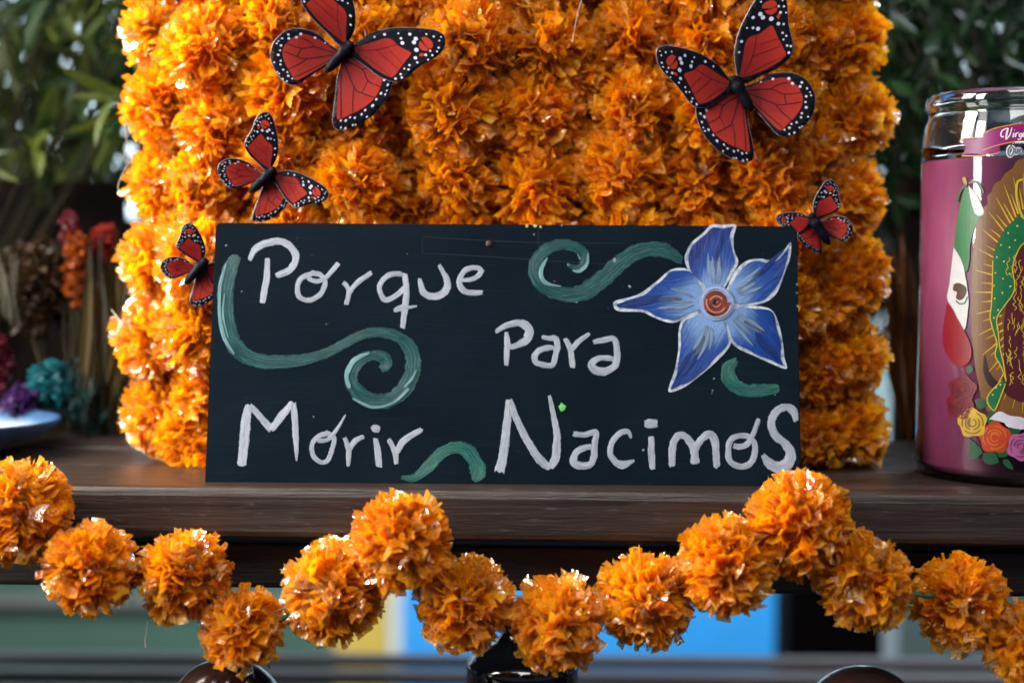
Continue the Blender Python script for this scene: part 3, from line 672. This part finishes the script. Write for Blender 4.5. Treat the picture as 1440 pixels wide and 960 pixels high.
butterfly('large red and black paper butterfly with steeply raised forewing, above the painted blue flower', 4, 900, 0, (515,428), (632,628), [(500,475),(95,285),(322,606)], [(535,525),(372,770),(638,885)], FK, HK, BY, (.000, .005, .006, .008))
butterfly('large red and black paper butterfly with raised wing, above the word Porque', 5.052, 370, 0, (640,300), (440,515), [(575,300),(490,-280),(272,15)], [(520,345),(68,330),(222,603)], [(650,345),(1290,265),(935,582)], [(610,420),(862,715),(500,893)], BY, (.004, .003, .006, .006))
butterfly('medium red paper butterfly resting just over the sign, above the letter P', 5.647, 300, 150, (495,485), (285,685), [(455,475),(428,45),(250,315)], [(410,510),(45,470),(165,652)], [(510,540),(912,685),(640,793)], [(470,575),(548,820),(310,890)], BY + .003, (.003, -.002, .004, .003))
butterfly('small red paper butterfly tucked behind the left end of the sign beside the teal scroll', 3.2, 220, 140, (228,715), (126,832), [(205,715),(152,557),(92,665)], [(185,740),(24,735),(72,805)], [(235,745),(385,800),(275,850)], [(212,770),(262,885),(152,915)], BY + .003, (.003, -.003, .004, -.004))
butterfly('small red paper butterfly tucked behind the sign corner near the glass candle', 6.855, 1060, 230, (540,480), (735,785), [(520,510),(215,520),(430,680)], [(560,590),(430,720),(655,858)], [(600,490),(738,157),(832,425)], [(640,525),(948,600),(840,748)], BY + .004, (-.003, .003, -.003, .004))

# ================================================================== GLASS CANDLE
CX, CYY, CR = 0.280, 0.050, 0.0552
candle = thing('glass_candle', (CX, CYY, 0), 'tall pink wax candle in a printed clear glass jar', 'candle')
def cyl(px, py, h=0.0):
    d = ray(px, py); rr = CR + h; ox, oy = CAM.x - CX, CAM.y - CYY
    a = d.x ** 2 + d.y ** 2; b = 2 * (ox * d.x + oy * d.y); c = ox * ox + oy * oy - rr * rr
    disc = max(0.0, b * b - 4 * a * c); return CAM + d * ((-b - math.sqrt(disc)) / (2 * a))
def glassmat(name, real):
    t = NT(name)
    if real:
        g = t.n('ShaderNodeBsdfGlass'); g.inputs['IOR'].default_value = 1.5; g.inputs['Roughness'].default_value = 0.0; g.inputs[0].default_value = (0.96, 0.98, 0.98, 1)
        return t.done(g.outputs[0])
    tp = t.n('ShaderNodeBsdfTransparent'); g = t.n('ShaderNodeBsdfGlossy'); g.inputs['Roughness'].default_value = 0.06; fr = t.n('ShaderNodeFresnel'); fr.inputs[0].default_value = 1.5
    tp.inputs[0].default_value = (0.97, 0.97, 0.98, 1)
    return t.done(t.mixsh(fr.outputs[0], tp.outputs[0], g.outputs[0]))
Mthin, Mglass = glassmat('thin_glass', False), glassmat('thick_glass', True)
o = link('glass_wall', lathe('glass_wall', [(0, .0005), (.050, .0005), (.0538, .003), (CR, .008), (CR, .172)], 96), Mthin, candle); o.location = (CX, CYY, 0)
prof = [(CR, .1722), (.0550, .180), (.0540, .190), (.0522, .1955), (.0518, .1975), (.0532, .1990), (.0540, .2020), (.0538, .2055), (.0524, .2078), (.0508, .2080), (.0497, .2060), (.0490, .2000), (.0490, .1965), (.0505, .190), (.0520, .180), (.0522, .1722)]
o = link('glass_rim', lathe('glass_rim', prof, 96, True), Mglass, candle); o.location = (CX, CYY, 0)
wx = NT('pink_wax'); nz = wx.noise(wx.mapping('Object', (1, 1, 1)), 30, 4, .6)
wx.done(wx.pbr(wx.mix(nz, (0.14, 0.020, 0.064), (0.21, 0.038, 0.104)), 0.45, 0.4, **{'Subsurface Weight': 0.35, 'Subsurface Radius': (0.02, 0.008, 0.01), 'Subsurface Scale': 0.6}))
o = link('wax', lathe('wax', [(0, .004), (.049, .004), (.0530, .007), (.0548, .0085), (.0549, .171), (.0521, .1723), (.0521, .176), (.0516, .1785), (.045, .1775), (0, .177)], 72), wx.m, candle); o.location = (CX, CYY, 0)
V, F = [], []; tube(V, F, [(CX, CYY, .176), (CX + .001, CYY, .183), (CX + .003, CYY, .187)], .0009, 6); link('wick', mesh('wick', V, F, True), plain('wick', (.5, .46, .4), .9), candle)
# printed label, as flat colour shapes wrapped round the glass
LP = {}
def pm(key, col, rough=0.32):
    if key not in LP: LP[key] = plain('print_' + key, tuple(x * (0.40 if max(col) < .6 or min(col) < .3 else .50) for x in col), rough, 0.25, 0.25, 150)
    return LP[key]
label = patch('printed_label', [(1440,222),(1430,226),(1424,237),(1414,243),(1407,254),(1399,258),(1394,270),(1388,276),(1389,287),(1382,293),(1380,305),(1373,312),(1371,335),(1367,360),(1366,400),(1366,470),(1372,520),(1380,560),(1392,585),(1440,590),(1500,590),(1514,540),(1516,400),(1508,320),(1490,262),(1465,232)], cyl, .0003, pm('gold', (0.22, 0.095, 0.022)), candle, 6.0, per=0)
label['label'] = 'printed label with golden rays, green mantle, flag and roses'
V, F, UV = [], [], []
for k in range(58):
    a = R(60 + k * 5.2); ca, sa = math.cos(a), math.sin(a); ln = 1.0 if k % 2 else 0.88
    ribbon(V, F, UV, [(1447 + 40 * ca, 412 - 120 * sa), (1447 + 76 * ca * ln, 412 - 170 * sa * ln)], [3.0, 0.6], cyl, .00045, 0, per=4, across=1)
link('golden_rays', mesh('golden_rays', V, F, False, UV), pm('ray', (0.80, 0.50, 0.07)), label)
def Lp(name, cv, P, h, key, col, per=4, grid=5.0): return patch(name, cv(P) if cv else P, cyl, h, pm(key, col), label, grid, per=per)
k5, k6, k8 = conv(3.2, 1280, 100), conv(3.2, 1280, 400), conv(12, 1370, 160)
# gown and mantle
Lp('red_gown', None, [(1427,405),(1425,340),(1440,320),(1475,330),(1482,420),(1484,560),(1416,556),(1412,510),(1413,440)], .0005, 'gown', (0.10, 0.012, 0.022))
mant = [(1441,296),(1427,309),(1414,321),(1402,343),(1396,366),(1395.5,400),(1394,431),(1392.5,448),(1399,472),(1402,484),(1399.5,500),(1408,516),(1415,536),(1411,510),(1406,488),(1404,468),(1402,447),(1414,428),(1425,412),(1427,398),(1424,375),(1433,350),(1442,340)]
Lp('green_mantle', None, mant, .0006, 'mantle', (0.012, 0.17, 0.06), 3)
Lp('mantle_tail', k6, [(412,432),(345,508),(374,566),(398,530),(430,445)], .00062, 'mantle', None, 2)
V, F, UV = [], [], []
for P in (mant[4:13], mant[12:], [(1408,535),(1388,559),(1397,577),(1404,566),(1414,539)]): ribbon(V, F, UV, P, 1.7, cyl, .00075, 0, per=4, across=1)
ribbon(V, F, UV, k5([(512,488),(484,498),(477,555),(490,620),(512,665)]), 3.2, cyl, .00075, 0, per=4, across=1)
rg = random.Random(3)
for k in range(90):
    x, y = rg.uniform(1416, 1478), rg.uniform(350, 545); P = [(x + rg.uniform(-3, 3), y + i * 4) for i in range(5)]
    ribbon(V, F, UV, P, 1.0, cyl, .00072, 0, per=3, across=1)
link('gold_trim', mesh('gold_trim', V, F, False, UV), pm('trim', (0.75, 0.52, 0.05)), label)
V, F = [], []
for x, y in ((1431,318),(1418,328),(1408,345),(1420,348),(1402,362),(1412,368),(1400,384),(1411,392),(1398,402),(1410,412),(1399,420),(1404,436),(1398,447),(1403,462),(1401,545),(1396,555),(1407,541),(1437,305),(1428,338),(1420,385),(1421,403)):
    me_ = dot_mesh(x, y, 1.5, 7, .0007, cyl, .05); b = len(V); V += [v.co.copy() for v in me_.vertices]; F += [tuple(b + i for i in p_.vertices) for p_ in me_.polygons]
link('gold_dots', mesh('gold_dots', V, F), pm('dot', (0.78, 0.68, 0.16)), label)
Lp('dark_crescent', k6, [(335,310),(328,380),(345,440),(380,470),(430,480),(430,455),(390,435),(355,390)], .00055, 'crescent', (0.035, 0.012, 0.016), 3)
# banner
bt = k8([(140,345),(300,262),(500,212),(700,178),(840,162),(1100,165),(1400,215)]); bb = k8([(1400,510),(1100,455),(840,462),(700,470),(480,512),(300,562),(140,618)])
Lp('banner', None, bt + bb, .0004, 'banner', (0.34, 0.012, 0.20), 0, 4.0)
Lp('banner_tail', k5, [(230,308),(330,300),(330,378),(232,380),(252,344)], .00034, 'banner2', (0.25, 0.012, 0.15), 0)
Lp('banner_tail', k5, [(326,345),(402,328),(402,364),(326,378)], .00037, 'banner', None, 0)
V, F, UV = [], [], []
for P in (bt, bb, k5([(232,304),(330,297)]), k5([(232,382),(330,380),(402,366)])): ribbon(V, F, UV, P, 1.5, cyl, .0006, 0, per=5, across=1)
link('banner_edge', mesh('banner_edge', V, F, False, UV), pm('edge', (0.80, 0.33, 0.05)), label)
sv = [([(505,385),(465,388),(450,345),(480,280),(560,248),(580,256)], [20,24,24,20,16,10]), ([(572,250),(548,340),(535,438)], [28,34,22]), ([(535,438),(600,360),(637,235)], [18,22,16]),
      ([(672,325),(652,400)], [26,26]), ([(676,280),(686,280)], [22,22]), ([(712,322),(690,395)], [24,24]), ([(702,350),(735,320),(750,325)], [16,18,18]),
      ([(802,335),(765,345),(762,385),(795,375),(808,330),(785,420),(745,435),(740,415)], [18,22,22,18,22,20,18,10]), ([(828,368),(862,345),(850,318),(825,340),(822,385),(868,380)], [16,16,18,22,22,14]),
      ([(895,322),(880,392)], [24,24]), ([(885,350),(918,318),(932,335),(922,392)], [16,20,22,22])]
letter(k8, 12, sv, label, pm('lettering', (0.82, 0.80, 0.88)), 'lettering', cyl, .0007, 0.0, .00002, rough=0.0)
so = [([(620,545),(575,600),(575,680),(610,715),(655,665),(665,590),(620,545)], 26), ([(705,585),(690,650),(715,665),(742,590),(738,660)], 24), ([(775,585),(765,660)], 24), ([(768,610),(800,590)], 22)]
letter(k8, 12, [(p_, 64) for p_, w_ in so], label, pm('halo', (0.78, 0.78, 0.86)), 'lettering_outline', cyl, .0004, 0.0, .00002, rough=0.0)
letter(k8, 12, so, label, pm('grey', (0.20, 0.24, 0.25)), 'lettering', cyl, .0007, 0.0, .00002, rough=0.0)
# flag
Lp('flag_green', k5, [(248,520),(232,570),(215,650),(198,790),(228,850),(250,905),(266,860),(270,780),(296,690),(322,640),(290,590),(265,530)], .00034, 'flaggreen', (0.012, 0.20, 0.055), 3)
Lp('flag_white', None, [(1341,348),(1335,400),(1332,420),(1342,438),(1356,464),(1361,437),(1362,419),(1357,385),(1351,364)], .00038, 'flagwhite', (0.66, 0.64, 0.66), 3)
Lp('flag_white', k5, [(262,515),(300,560),(330,625),(322,650),(290,640),(268,560)], .00040, 'flagwhite', None, 2)
Lp('flag_red', k6, [(166,80),(150,180),(148,270),(180,340),(222,370),(266,345),(275,290),(250,220),(200,130)], .00044, 'flagred', (0.34, 0.010, 0.022), 3)
Lp('flag_emblem', k6, [(195,0),(215,-8),(245,5),(255,30),(240,62),(222,70),(205,60),(210,35),(192,25)], .00046, 'emblem', (0.10, 0.045, 0.02), 3)
V, F, UV = [], [], []; ribbon(V, F, UV, k6([(205,72),(222,86),(245,82),(258,55)]), 2.0, cyl, .0005, 0, across=1); link('emblem_wreath', mesh('emblem_wreath', V, F, False, UV), pm('flaggreen', None), label)
V, F, UV = [], [], []
for P in ([(255,508),(225,540),(212,585)], [(262,505),(300,500),(330,548)]): ribbon(V, F, UV, k5(P), 3.4, cyl, .0005, 0, across=1)
link('flag_ribbon', mesh('flag_ribbon', V, F, False, UV), pm('leaf', (0.012, 0.10, 0.035)), label)
V, F, UV = [], [], []; ribbon(V, F, UV, k5([(240,478),(250,508)]), 5, cyl, .0005, 0, across=1); link('flag_finial', mesh('flag_finial', V, F, False, UV), pm('fin', (0.6, 0.25, 0.05)), label)
# roses
for P in ([(250,380),(270,362),(285,385),(262,400)], [(290,520),(330,510),(345,545),(310,560)], [(340,590),(370,560),(385,610),(350,625)], [(430,650),(470,640),(500,655),(450,700)], [(330,760),(380,755),(398,800),(350,808),(328,790)], [(380,740),(420,720),(440,770),(400,775)], [(415,790),(440,785),(465,832),(425,815)], [(265,690),(300,720),(325,755),(275,790)]):
    Lp('leaf', k6, P, .00042, 'leaf', (0.012, 0.10, 0.035), 2)
Lp('white_wing', k6, [(355,605),(400,570),(450,590),(512,600),(520,650),(440,640),(420,620)], .00044, 'wing', (0.62, 0.60, 0.70), 3)
for (x, y, r_, key, col, key2, col2) in ((235,470,62,'rose1',(0.22,0.006,0.020),'rose1d',(0.10,0.004,0.012)), (222,545,60,'rose1',None,'rose1d',None), (497,728,62,'rose4',(0.50,0.13,0.34),'rose4d',(0.25,0.05,0.16)), (380,688,70,'rose3',(0.55,0.055,0.018),'rose3d',(0.75,0.20,0.03)), (280,622,64,'rose2',(0.68,0.42,0.02),'rose2d',(0.25,0.10,0.01))):
    P = [(x + r_ * (1 + .10 * math.sin(5 * a + x)) * math.cos(a), y + r_ * (1 + .10 * math.sin(5 * a + x)) * math.sin(a)) for a in [i * .2618 for i in range(24)]]
    hh = .00048 + (y % 7) * 1e-5; rs = Lp('rose', k6, P, hh, key, col, 0)
    V, F, UV = [], [], []
    for j, (q, a0, a1) in enumerate(((.25, 0, 300), (.48, 40, 160), (.5, 190, 320), (.74, 10, 95), (.74, 120, 215), (.74, 240, 340), (.34, 200, 330))):
        ribbon(V, F, UV, k6(arc(x, y, r_ * q, a0 + x, a1 + x, 6)), [.5, 1.7, 1.9, 1.7, .5] if 0 else 1.6, cyl, hh + .0002, 0, per=3, across=1)
    link('petal_lines', mesh('petal_lines', V, F, False, UV), pm(key2, col2), label)
# ================================================================== PLATE, JARS, BOTTLE
pl = thing('ceramic_plate', (-0.350, 0.125, 0), 'blue and white glazed ceramic plate with upturned rim on the shelf', 'plate')
gl = NT('blue_white_glaze'); tc = gl.n('ShaderNodeTexCoord'); sep = gl.n('ShaderNodeSeparateXYZ'); gl.l(tc.outputs['Object'], sep.inputs[0])
rad = gl.math('POWER', gl.math('ADD', gl.math('MULTIPLY', sep.outputs[0], sep.outputs[0]), gl.math('MULTIPLY', sep.outputs[1], sep.outputs[1])), 0.5)
nz = gl.noise(gl.mapping('Object', (1, 1, 1)), 90, 3, .6)
cc = gl.ramp(gl.math('MULTIPLY', gl.math('ADD', rad, gl.math('MULTIPLY', nz, .006)), 12.0), [(0.50, (.45, .50, .52)), (0.76, (.42, .48, .52)), (0.86, (.05, .12, .25)), (0.95, (.02, .05, .14))])
gl.done(gl.pbr(gl.mix(0.35, cc, (0.02, 0.04, 0.08)), 0.28, 0.35))
o = link('dish', lathe('dish', [(0, .004), (.045, .004), (.060, .009), (.0745, .0190), (.0765, .0195), (.0770, .0180), (.062, .0055), (.047, .0006), (0, .0006)], 80), gl.m, pl); o.location = (-0.350, 0.125, 0)
def set_loc(o, p): o.location = p
cl = plain('brown_glaze', (0.030, 0.014, 0.011), 0.16, 0.6, .3, 40)
blk = plain('dark_mark', (0.004, 0.004, 0.005), .4)
for (px_, py_, r_, lab, dots) in ((318, 926, 86, 'round dark brown glazed jar with black dots under the garland', True), (1216, 937, 92, 'round plain dark brown glazed jar beneath the garland, by the dark post', False)):
    rr = pxlen(r_, -0.03); top = at(px_, py_, -0.03); base = Vector((top.x, -0.03, -0.21))
    j = thing('glazed_jar', base, lab, 'jar'); H = top.z + 0.21
    zc = H - rr
    P = [(0, H)] + [(rr * math.sin(R(a)), zc + rr * math.cos(R(a))) for a in range(6, 120, 6)] + [(rr * .72, zc - rr * .8), (rr * .6, .006), (rr * .58, 0), (0, 0)]
    o = link('body', lathe('body', P, 64), cl, j); o.location = base
    if dots:
        for dx in (-15, 5, 33):
            q = at(px_ + dx, 961, -0.03 - rr * .80); d = link('dot', lathe('dot', [(0, .0009), (.0016, .0007), (.0024, 0)], 14), blk, o); d.location = q; d.rotation_euler = (R(65), 0, 0)
bo = thing('black_bottle', at(735, 960, 0.03) * 0 + Vector((at(735, 900, 0.035).x, 0.035, -0.21)), 'black glass bottle with ribbed shoulder behind the garland', 'bottle')
zb = at(735, 930, 0.035).z + .21; rb = pxlen(80, 0.035)
P = [(0, 0), (rb * .96, 0), (rb, .004), (rb, zb - .008), (rb * .985, zb - .006), (rb * .985, zb - .0045), (rb, zb - .003), (rb * .98, zb), (rb * .80, zb + .005), (rb * .48, zb + .011), (rb * .36, zb + .017), (rb * .36, zb + .026), (rb * .40, zb + .027), (rb * .40, zb + .032), (0, zb + .032)]
o = link('body', lathe('body', P, 64), plain('black_glass', (0.004, 0.005, 0.007), 0.08, 0.6), bo); o.location = bo.location

# ================================================================== PLANTS AND DRIED FLOWERS BEHIND
def leafmat(name, a, b, trans=0.35):
    a, b = dim(a, .72), dim(b, .80); t = NT(name); oi = t.n('ShaderNodeObjectInfo'); at_ = t.n('ShaderNodeAttribute', attribute_name='tone')
    f = t.math('FRACT', t.math('ADD', oi.outputs['Random'], at_.outputs['Fac']))
    c = t.mix(f, a, b); p = t.pbr(c, 0.42, 0.22); tr = t.n('ShaderNodeBsdfTranslucent'); t.l(c, tr.inputs[0])
    return t.done(t.mixsh(trans, p, tr.outputs[0]))
M['leaf_l'] = leafmat('olive_leaf', (0.010, 0.045, 0.016), (0.095, 0.115, 0.016))
M['leaf_r'] = leafmat('deep_green_leaf', (0.003, 0.014, 0.006), (0.014, 0.050, 0.012))
M['leaf_b'] = leafmat('hedge_leaf', (0.003, 0.010, 0.005), (0.010, 0.026, 0.009), .2)
M['stem'] = plain('stem', (0.022, 0.017, 0.009), .9, .1)
def leaf_geo(V, F, T, base, d, nrm, L, W, tone, droop):
    d = d.normalized(); sd = d.cross(nrm).normalized(); nv = sd.cross(d); b = len(V)
    for k, (s, wd) in enumerate(((0, .08), (.25, .75), (.5, 1.0), (.78, .62), (1, .03))):
        c = base + d * (L * s) - Vector((0, 0, 1)) * (droop * L * s * s)
        V.extend((c - sd * (W * wd / 2) + nv * (W * wd * .18), c, c + sd * (W * wd / 2) + nv * (W * wd * .18))); T.extend((tone,) * 3)
    for k in range(4):
        for j in range(2): a = b + k * 3 + j; F.append((a, a + 1, a + 4, a + 3))
def rv(r): return Vector((r.gauss(0, 1), r.gauss(0, 1), r.gauss(0, 1))).normalized()
def plant(name, base, label, region, depth, nsprig, per, L, W, mat, seed, ncloud, cloud_depth, clL):
    r = random.Random(seed); t = thing(name, base, label, 'plant')
    variants = []
    for s in range(5):
        V, F, T = [], [], []; leaf_geo(V, F, T, Vector((0, 0, 0)), Vector((0, 0, 1)), Vector((0, -1, 0)), 1, W / L * r.uniform(.8, 1.2), 0, 0)
        for i, v in enumerate(V): v.y += 0.22 * (v.z ** 2) * r.choice((1, 1.05))
        me = tone_mesh('leaf', V, F, T); me.materials.append(M[mat]); variants.append(me)
    hub = Vector(base) + Vector((0, 0, 0.16)); SV, SF = [], []
    tube(SV, SF, [base, Vector(base) + Vector((.006, 0, .08)), hub], [.006, .005, .004], 7)
    for i in range(nsprig):
        p = at(r.uniform(region[0], region[1]), r.uniform(region[2], region[3]), r.uniform(*depth))
        mid = (hub + p) / 2 + Vector((0, 0, .03)); tube(SV, SF, [hub, mid, p], [.0015, .001, .0006], 5)
        out = (Vector((r.uniform(-.6, .6), r.uniform(-.7, .1), r.uniform(-1, .1)))).normalized()
        for k in range(per):
            d = (out + rv(r) * .62).normalized(); o = bpy.data.objects.new('leaf', variants[r.randrange(5)]); C.objects.link(o)
            q = d.to_track_quat('Z', 'Y'); o.rotation_euler = (q.to_matrix() @ Matrix.Rotation(r.uniform(0, 6.28), 3, 'Z')).to_euler()
            s = L * r.uniform(.6, 1.15); o.scale = (s, s, s); o.location = p + rv(r) * .006; adopt(o, t)
    link('stem', mesh('stem', SV, SF, True), M['stem'], t)
    V, F, T = [], [], []
    for i in range(ncloud):
        p = at(r.uniform(region[0] - 60, region[1] + 60), r.uniform(region[2] - 60, region[3]), r.uniform(*cloud_depth))
        leaf_geo(V, F, T, p, (rv(r) + Vector((0, 0, -.5))), rv(r), clL * r.uniform(.6, 1.2), clL * .24, r.random(), .2)
    o = link('foliage', tone_mesh('foliage', V, F, T), M[mat], t); tag(o, kind='stuff')
    return t
plant('leafy_plant', Vector((-0.47, 0.32, -0.3)), 'green plant with narrow olive tinged leaves left of the marigold panel', (-90, 205, -60, 255), (.26, .40), 42, 7, .048, .010, 'leaf_l', 11, 620, (.40, .6), .045)
plant('leafy_plant', Vector((0.48, 0.34, -0.3)), 'dark green small leaved plant behind the glass candle', (1225, 1560, -60, 300), (.27, .42), 60, 5, .028, .009, 'leaf_r', 12, 2600, (.38, .62), .034)
r = random.Random(21); V, F, T = [], [], []
for i in range(5200):
    p = Vector((r.uniform(-1.0, 1.0), r.uniform(.8, 1.15), r.uniform(0.05, .75)))
    if p.x < -.3 and r.random() < .38: continue
    leaf_geo(V, F, T, p, rv(r) + Vector((0, 0, -.3)), rv(r), r.uniform(.05, .09), r.uniform(.02, .034), r.random(), .2)
hedge = link('hedge', tone_mesh('hedge', V, F, T), M['leaf_b']); tag(hedge, 'dense dark hedge mass with bright sky gaps behind everything', 'hedge', kind='stuff')

def bunch(name, label, px, py, w_, h_, Y, col, col2, n, size, seed, stemto=None, hang=False, leafy=False, rough=.6):
    r = random.Random(seed); c = at(px, py, Y); a, b = pxlen(w_, Y) / 2, pxlen(h_, Y) / 2
    st = Vector(stemto) if stemto else c + Vector((0, .01, -b - .03)); t = thing(name, st, label, 'dried flowers')
    V, F, T = [], [], []
    for i in range(n):
        d = rv(r) * (r.random() ** .4); p = c + Vector((d.x * a, d.y * min(a, b), d.z * b))
        if leafy: leaf_geo(V, F, T, p, Vector((r.gauss(0, .3), r.gauss(0, .3), 1 if not hang else -1)), rv(r), size * r.uniform(1.5, 3), size * .5, r.random(), .1)
        else:
            for k in range(5):
                dd = rv(r); leaf_geo(V, F, T, p, dd, rv(r), size * r.uniform(.7, 1.2), size * .8, r.random(), 0)
    o = link('blossoms', tone_mesh('blossoms', V, F, T), leafmat(name + str(seed), col, col2, .3), t); tag(o, kind='stuff')
    SV, SF = [], []
    for k in range(5): tube(SV, SF, [st + Vector((r.uniform(-.004, .004), 0, 0)), (st + c) / 2 + Vector((r.uniform(-.006, .006), r.uniform(-.004, .004), 0)), c + Vector((r.uniform(-.5, .5) * a, 0, r.uniform(-.3, .3) * b))], .0009, 5)
    link('stems', mesh('stems', SV, SF, True), M['stem'], t)
    return t
vase = Vector((-0.345, 0.215, 0.0))
B = [('coral red dried flower cluster high in the bunch', 146, 340, 36, 46, .22, (.16, .010, .010), (.42, .045, .03), 110, .0045), ('pinkish red dried flower sprig under the green leaves', 98, 325, 26, 64, .215, (.06, .006, .016), (.20, .022, .03), 80, .004),
     ('bright orange upright dried flower spike', 108, 380, 32, 108, .21, (.18, .030, .003), (.42, .085, .006), 190, .0042), ('brown dried flower clump beside the orange spike', 52, 405, 100, 140, .222, (.016, .008, .003), (.06, .030, .010), 420, .006),
     ('turquoise dried flower cluster above the plate', 70, 542, 56, 76, .20, (.004, .075, .10), (.015, .20, .24), 120, .005), ('purple dried flower cluster just above the plate', 30, 566, 50, 44, .19, (.026, .007, .06), (.085, .028, .16), 90, .0045),
     ('crimson dried flower cluster rising beside the purple one', 0, 512, 30, 84, .22, (.05, .002, .010), (.11, .004, .02), 90, .005), ('dark teal dried grass tuft standing on the shelf', 118, 568, 70, 112, .205, (.002, .012, .013), (.006, .034, .034), 260, .005)]
for k, (lab, x, y, w_, h_, Y, a, b, n, s) in enumerate(B):
    st = at(x + (6 if y < 450 else 0), 628 if y > 500 else 600, Y); st.z = 0.0
    bunch('dried_flower_bunch', lab, x, y, w_, h_, Y, a, b, n, s, 40 + k, st, leafy=(k == 7))
def husk(name, label, base, top, n, L, W, cols, seed, spread):
    r = random.Random(seed); t = thing(name, base, label, 'dried leaves'); m1 = leafmat(name + str(seed), cols[0], cols[1], .25)
    ax = (Vector(top) - Vector(base)); Lx = ax.length; ax.normalize()
    for k in range(n):
        V, F, T = [], [], []; s0 = r.uniform(0, .45)
        p = Vector(base) + ax * (Lx * s0) + Vector((r.uniform(-spread, spread), r.uniform(-spread, spread), 0)) * .5
        d = ax + Vector((r.uniform(-1, 1) * spread * 6, r.uniform(-.1, .1), 0)); leaf_geo(V, F, T, p, d, Vector((r.uniform(-.5, .5), -1, 0)), Lx * r.uniform(.45, .75), W * r.uniform(.7, 1.2), r.random(), r.uniform(-.05, .1))
        link('leaf', tone_mesh('leaf', V, F, T), m1, t)
    return t
husk('dried_leaf_bundle', 'olive brown dried leaf bundle leaning beside the marigold panel', Vector((at(140, 618, .21).x, .21, 0)), at(178, 350, .21), 70, 0, .007, ((.014, .010, .003), (.075, .052, .012)), 61, .030)
husk('dried_leaf_bundle', 'rust orange dried leaf bundle between the marigold panel and the candle', Vector((at(1292, 622, .20).x, .20, 0)), at(1262, 340, .22), 40, 0, .008, ((.018, .005, .001), (.15, .045, .005)), 62, .018)
husk('dried_leaf_bundle', 'pale grey green drooping dried leaves by the brown clump', at(22, 470, .19) * 1.0, at(8, 350, .19), 12, 0, .0028, ((.03, .027, .017), (.08, .075, .05)), 63, .014)
st = px_panel('copper_strip', 163, 183, 515, 615, 0.23, 0.006, plain('copper_wood', (0.22, 0.085, 0.035), .4), None); tag(st, 'narrow copper brown wooden strip standing behind the marigold panel', 'strip')
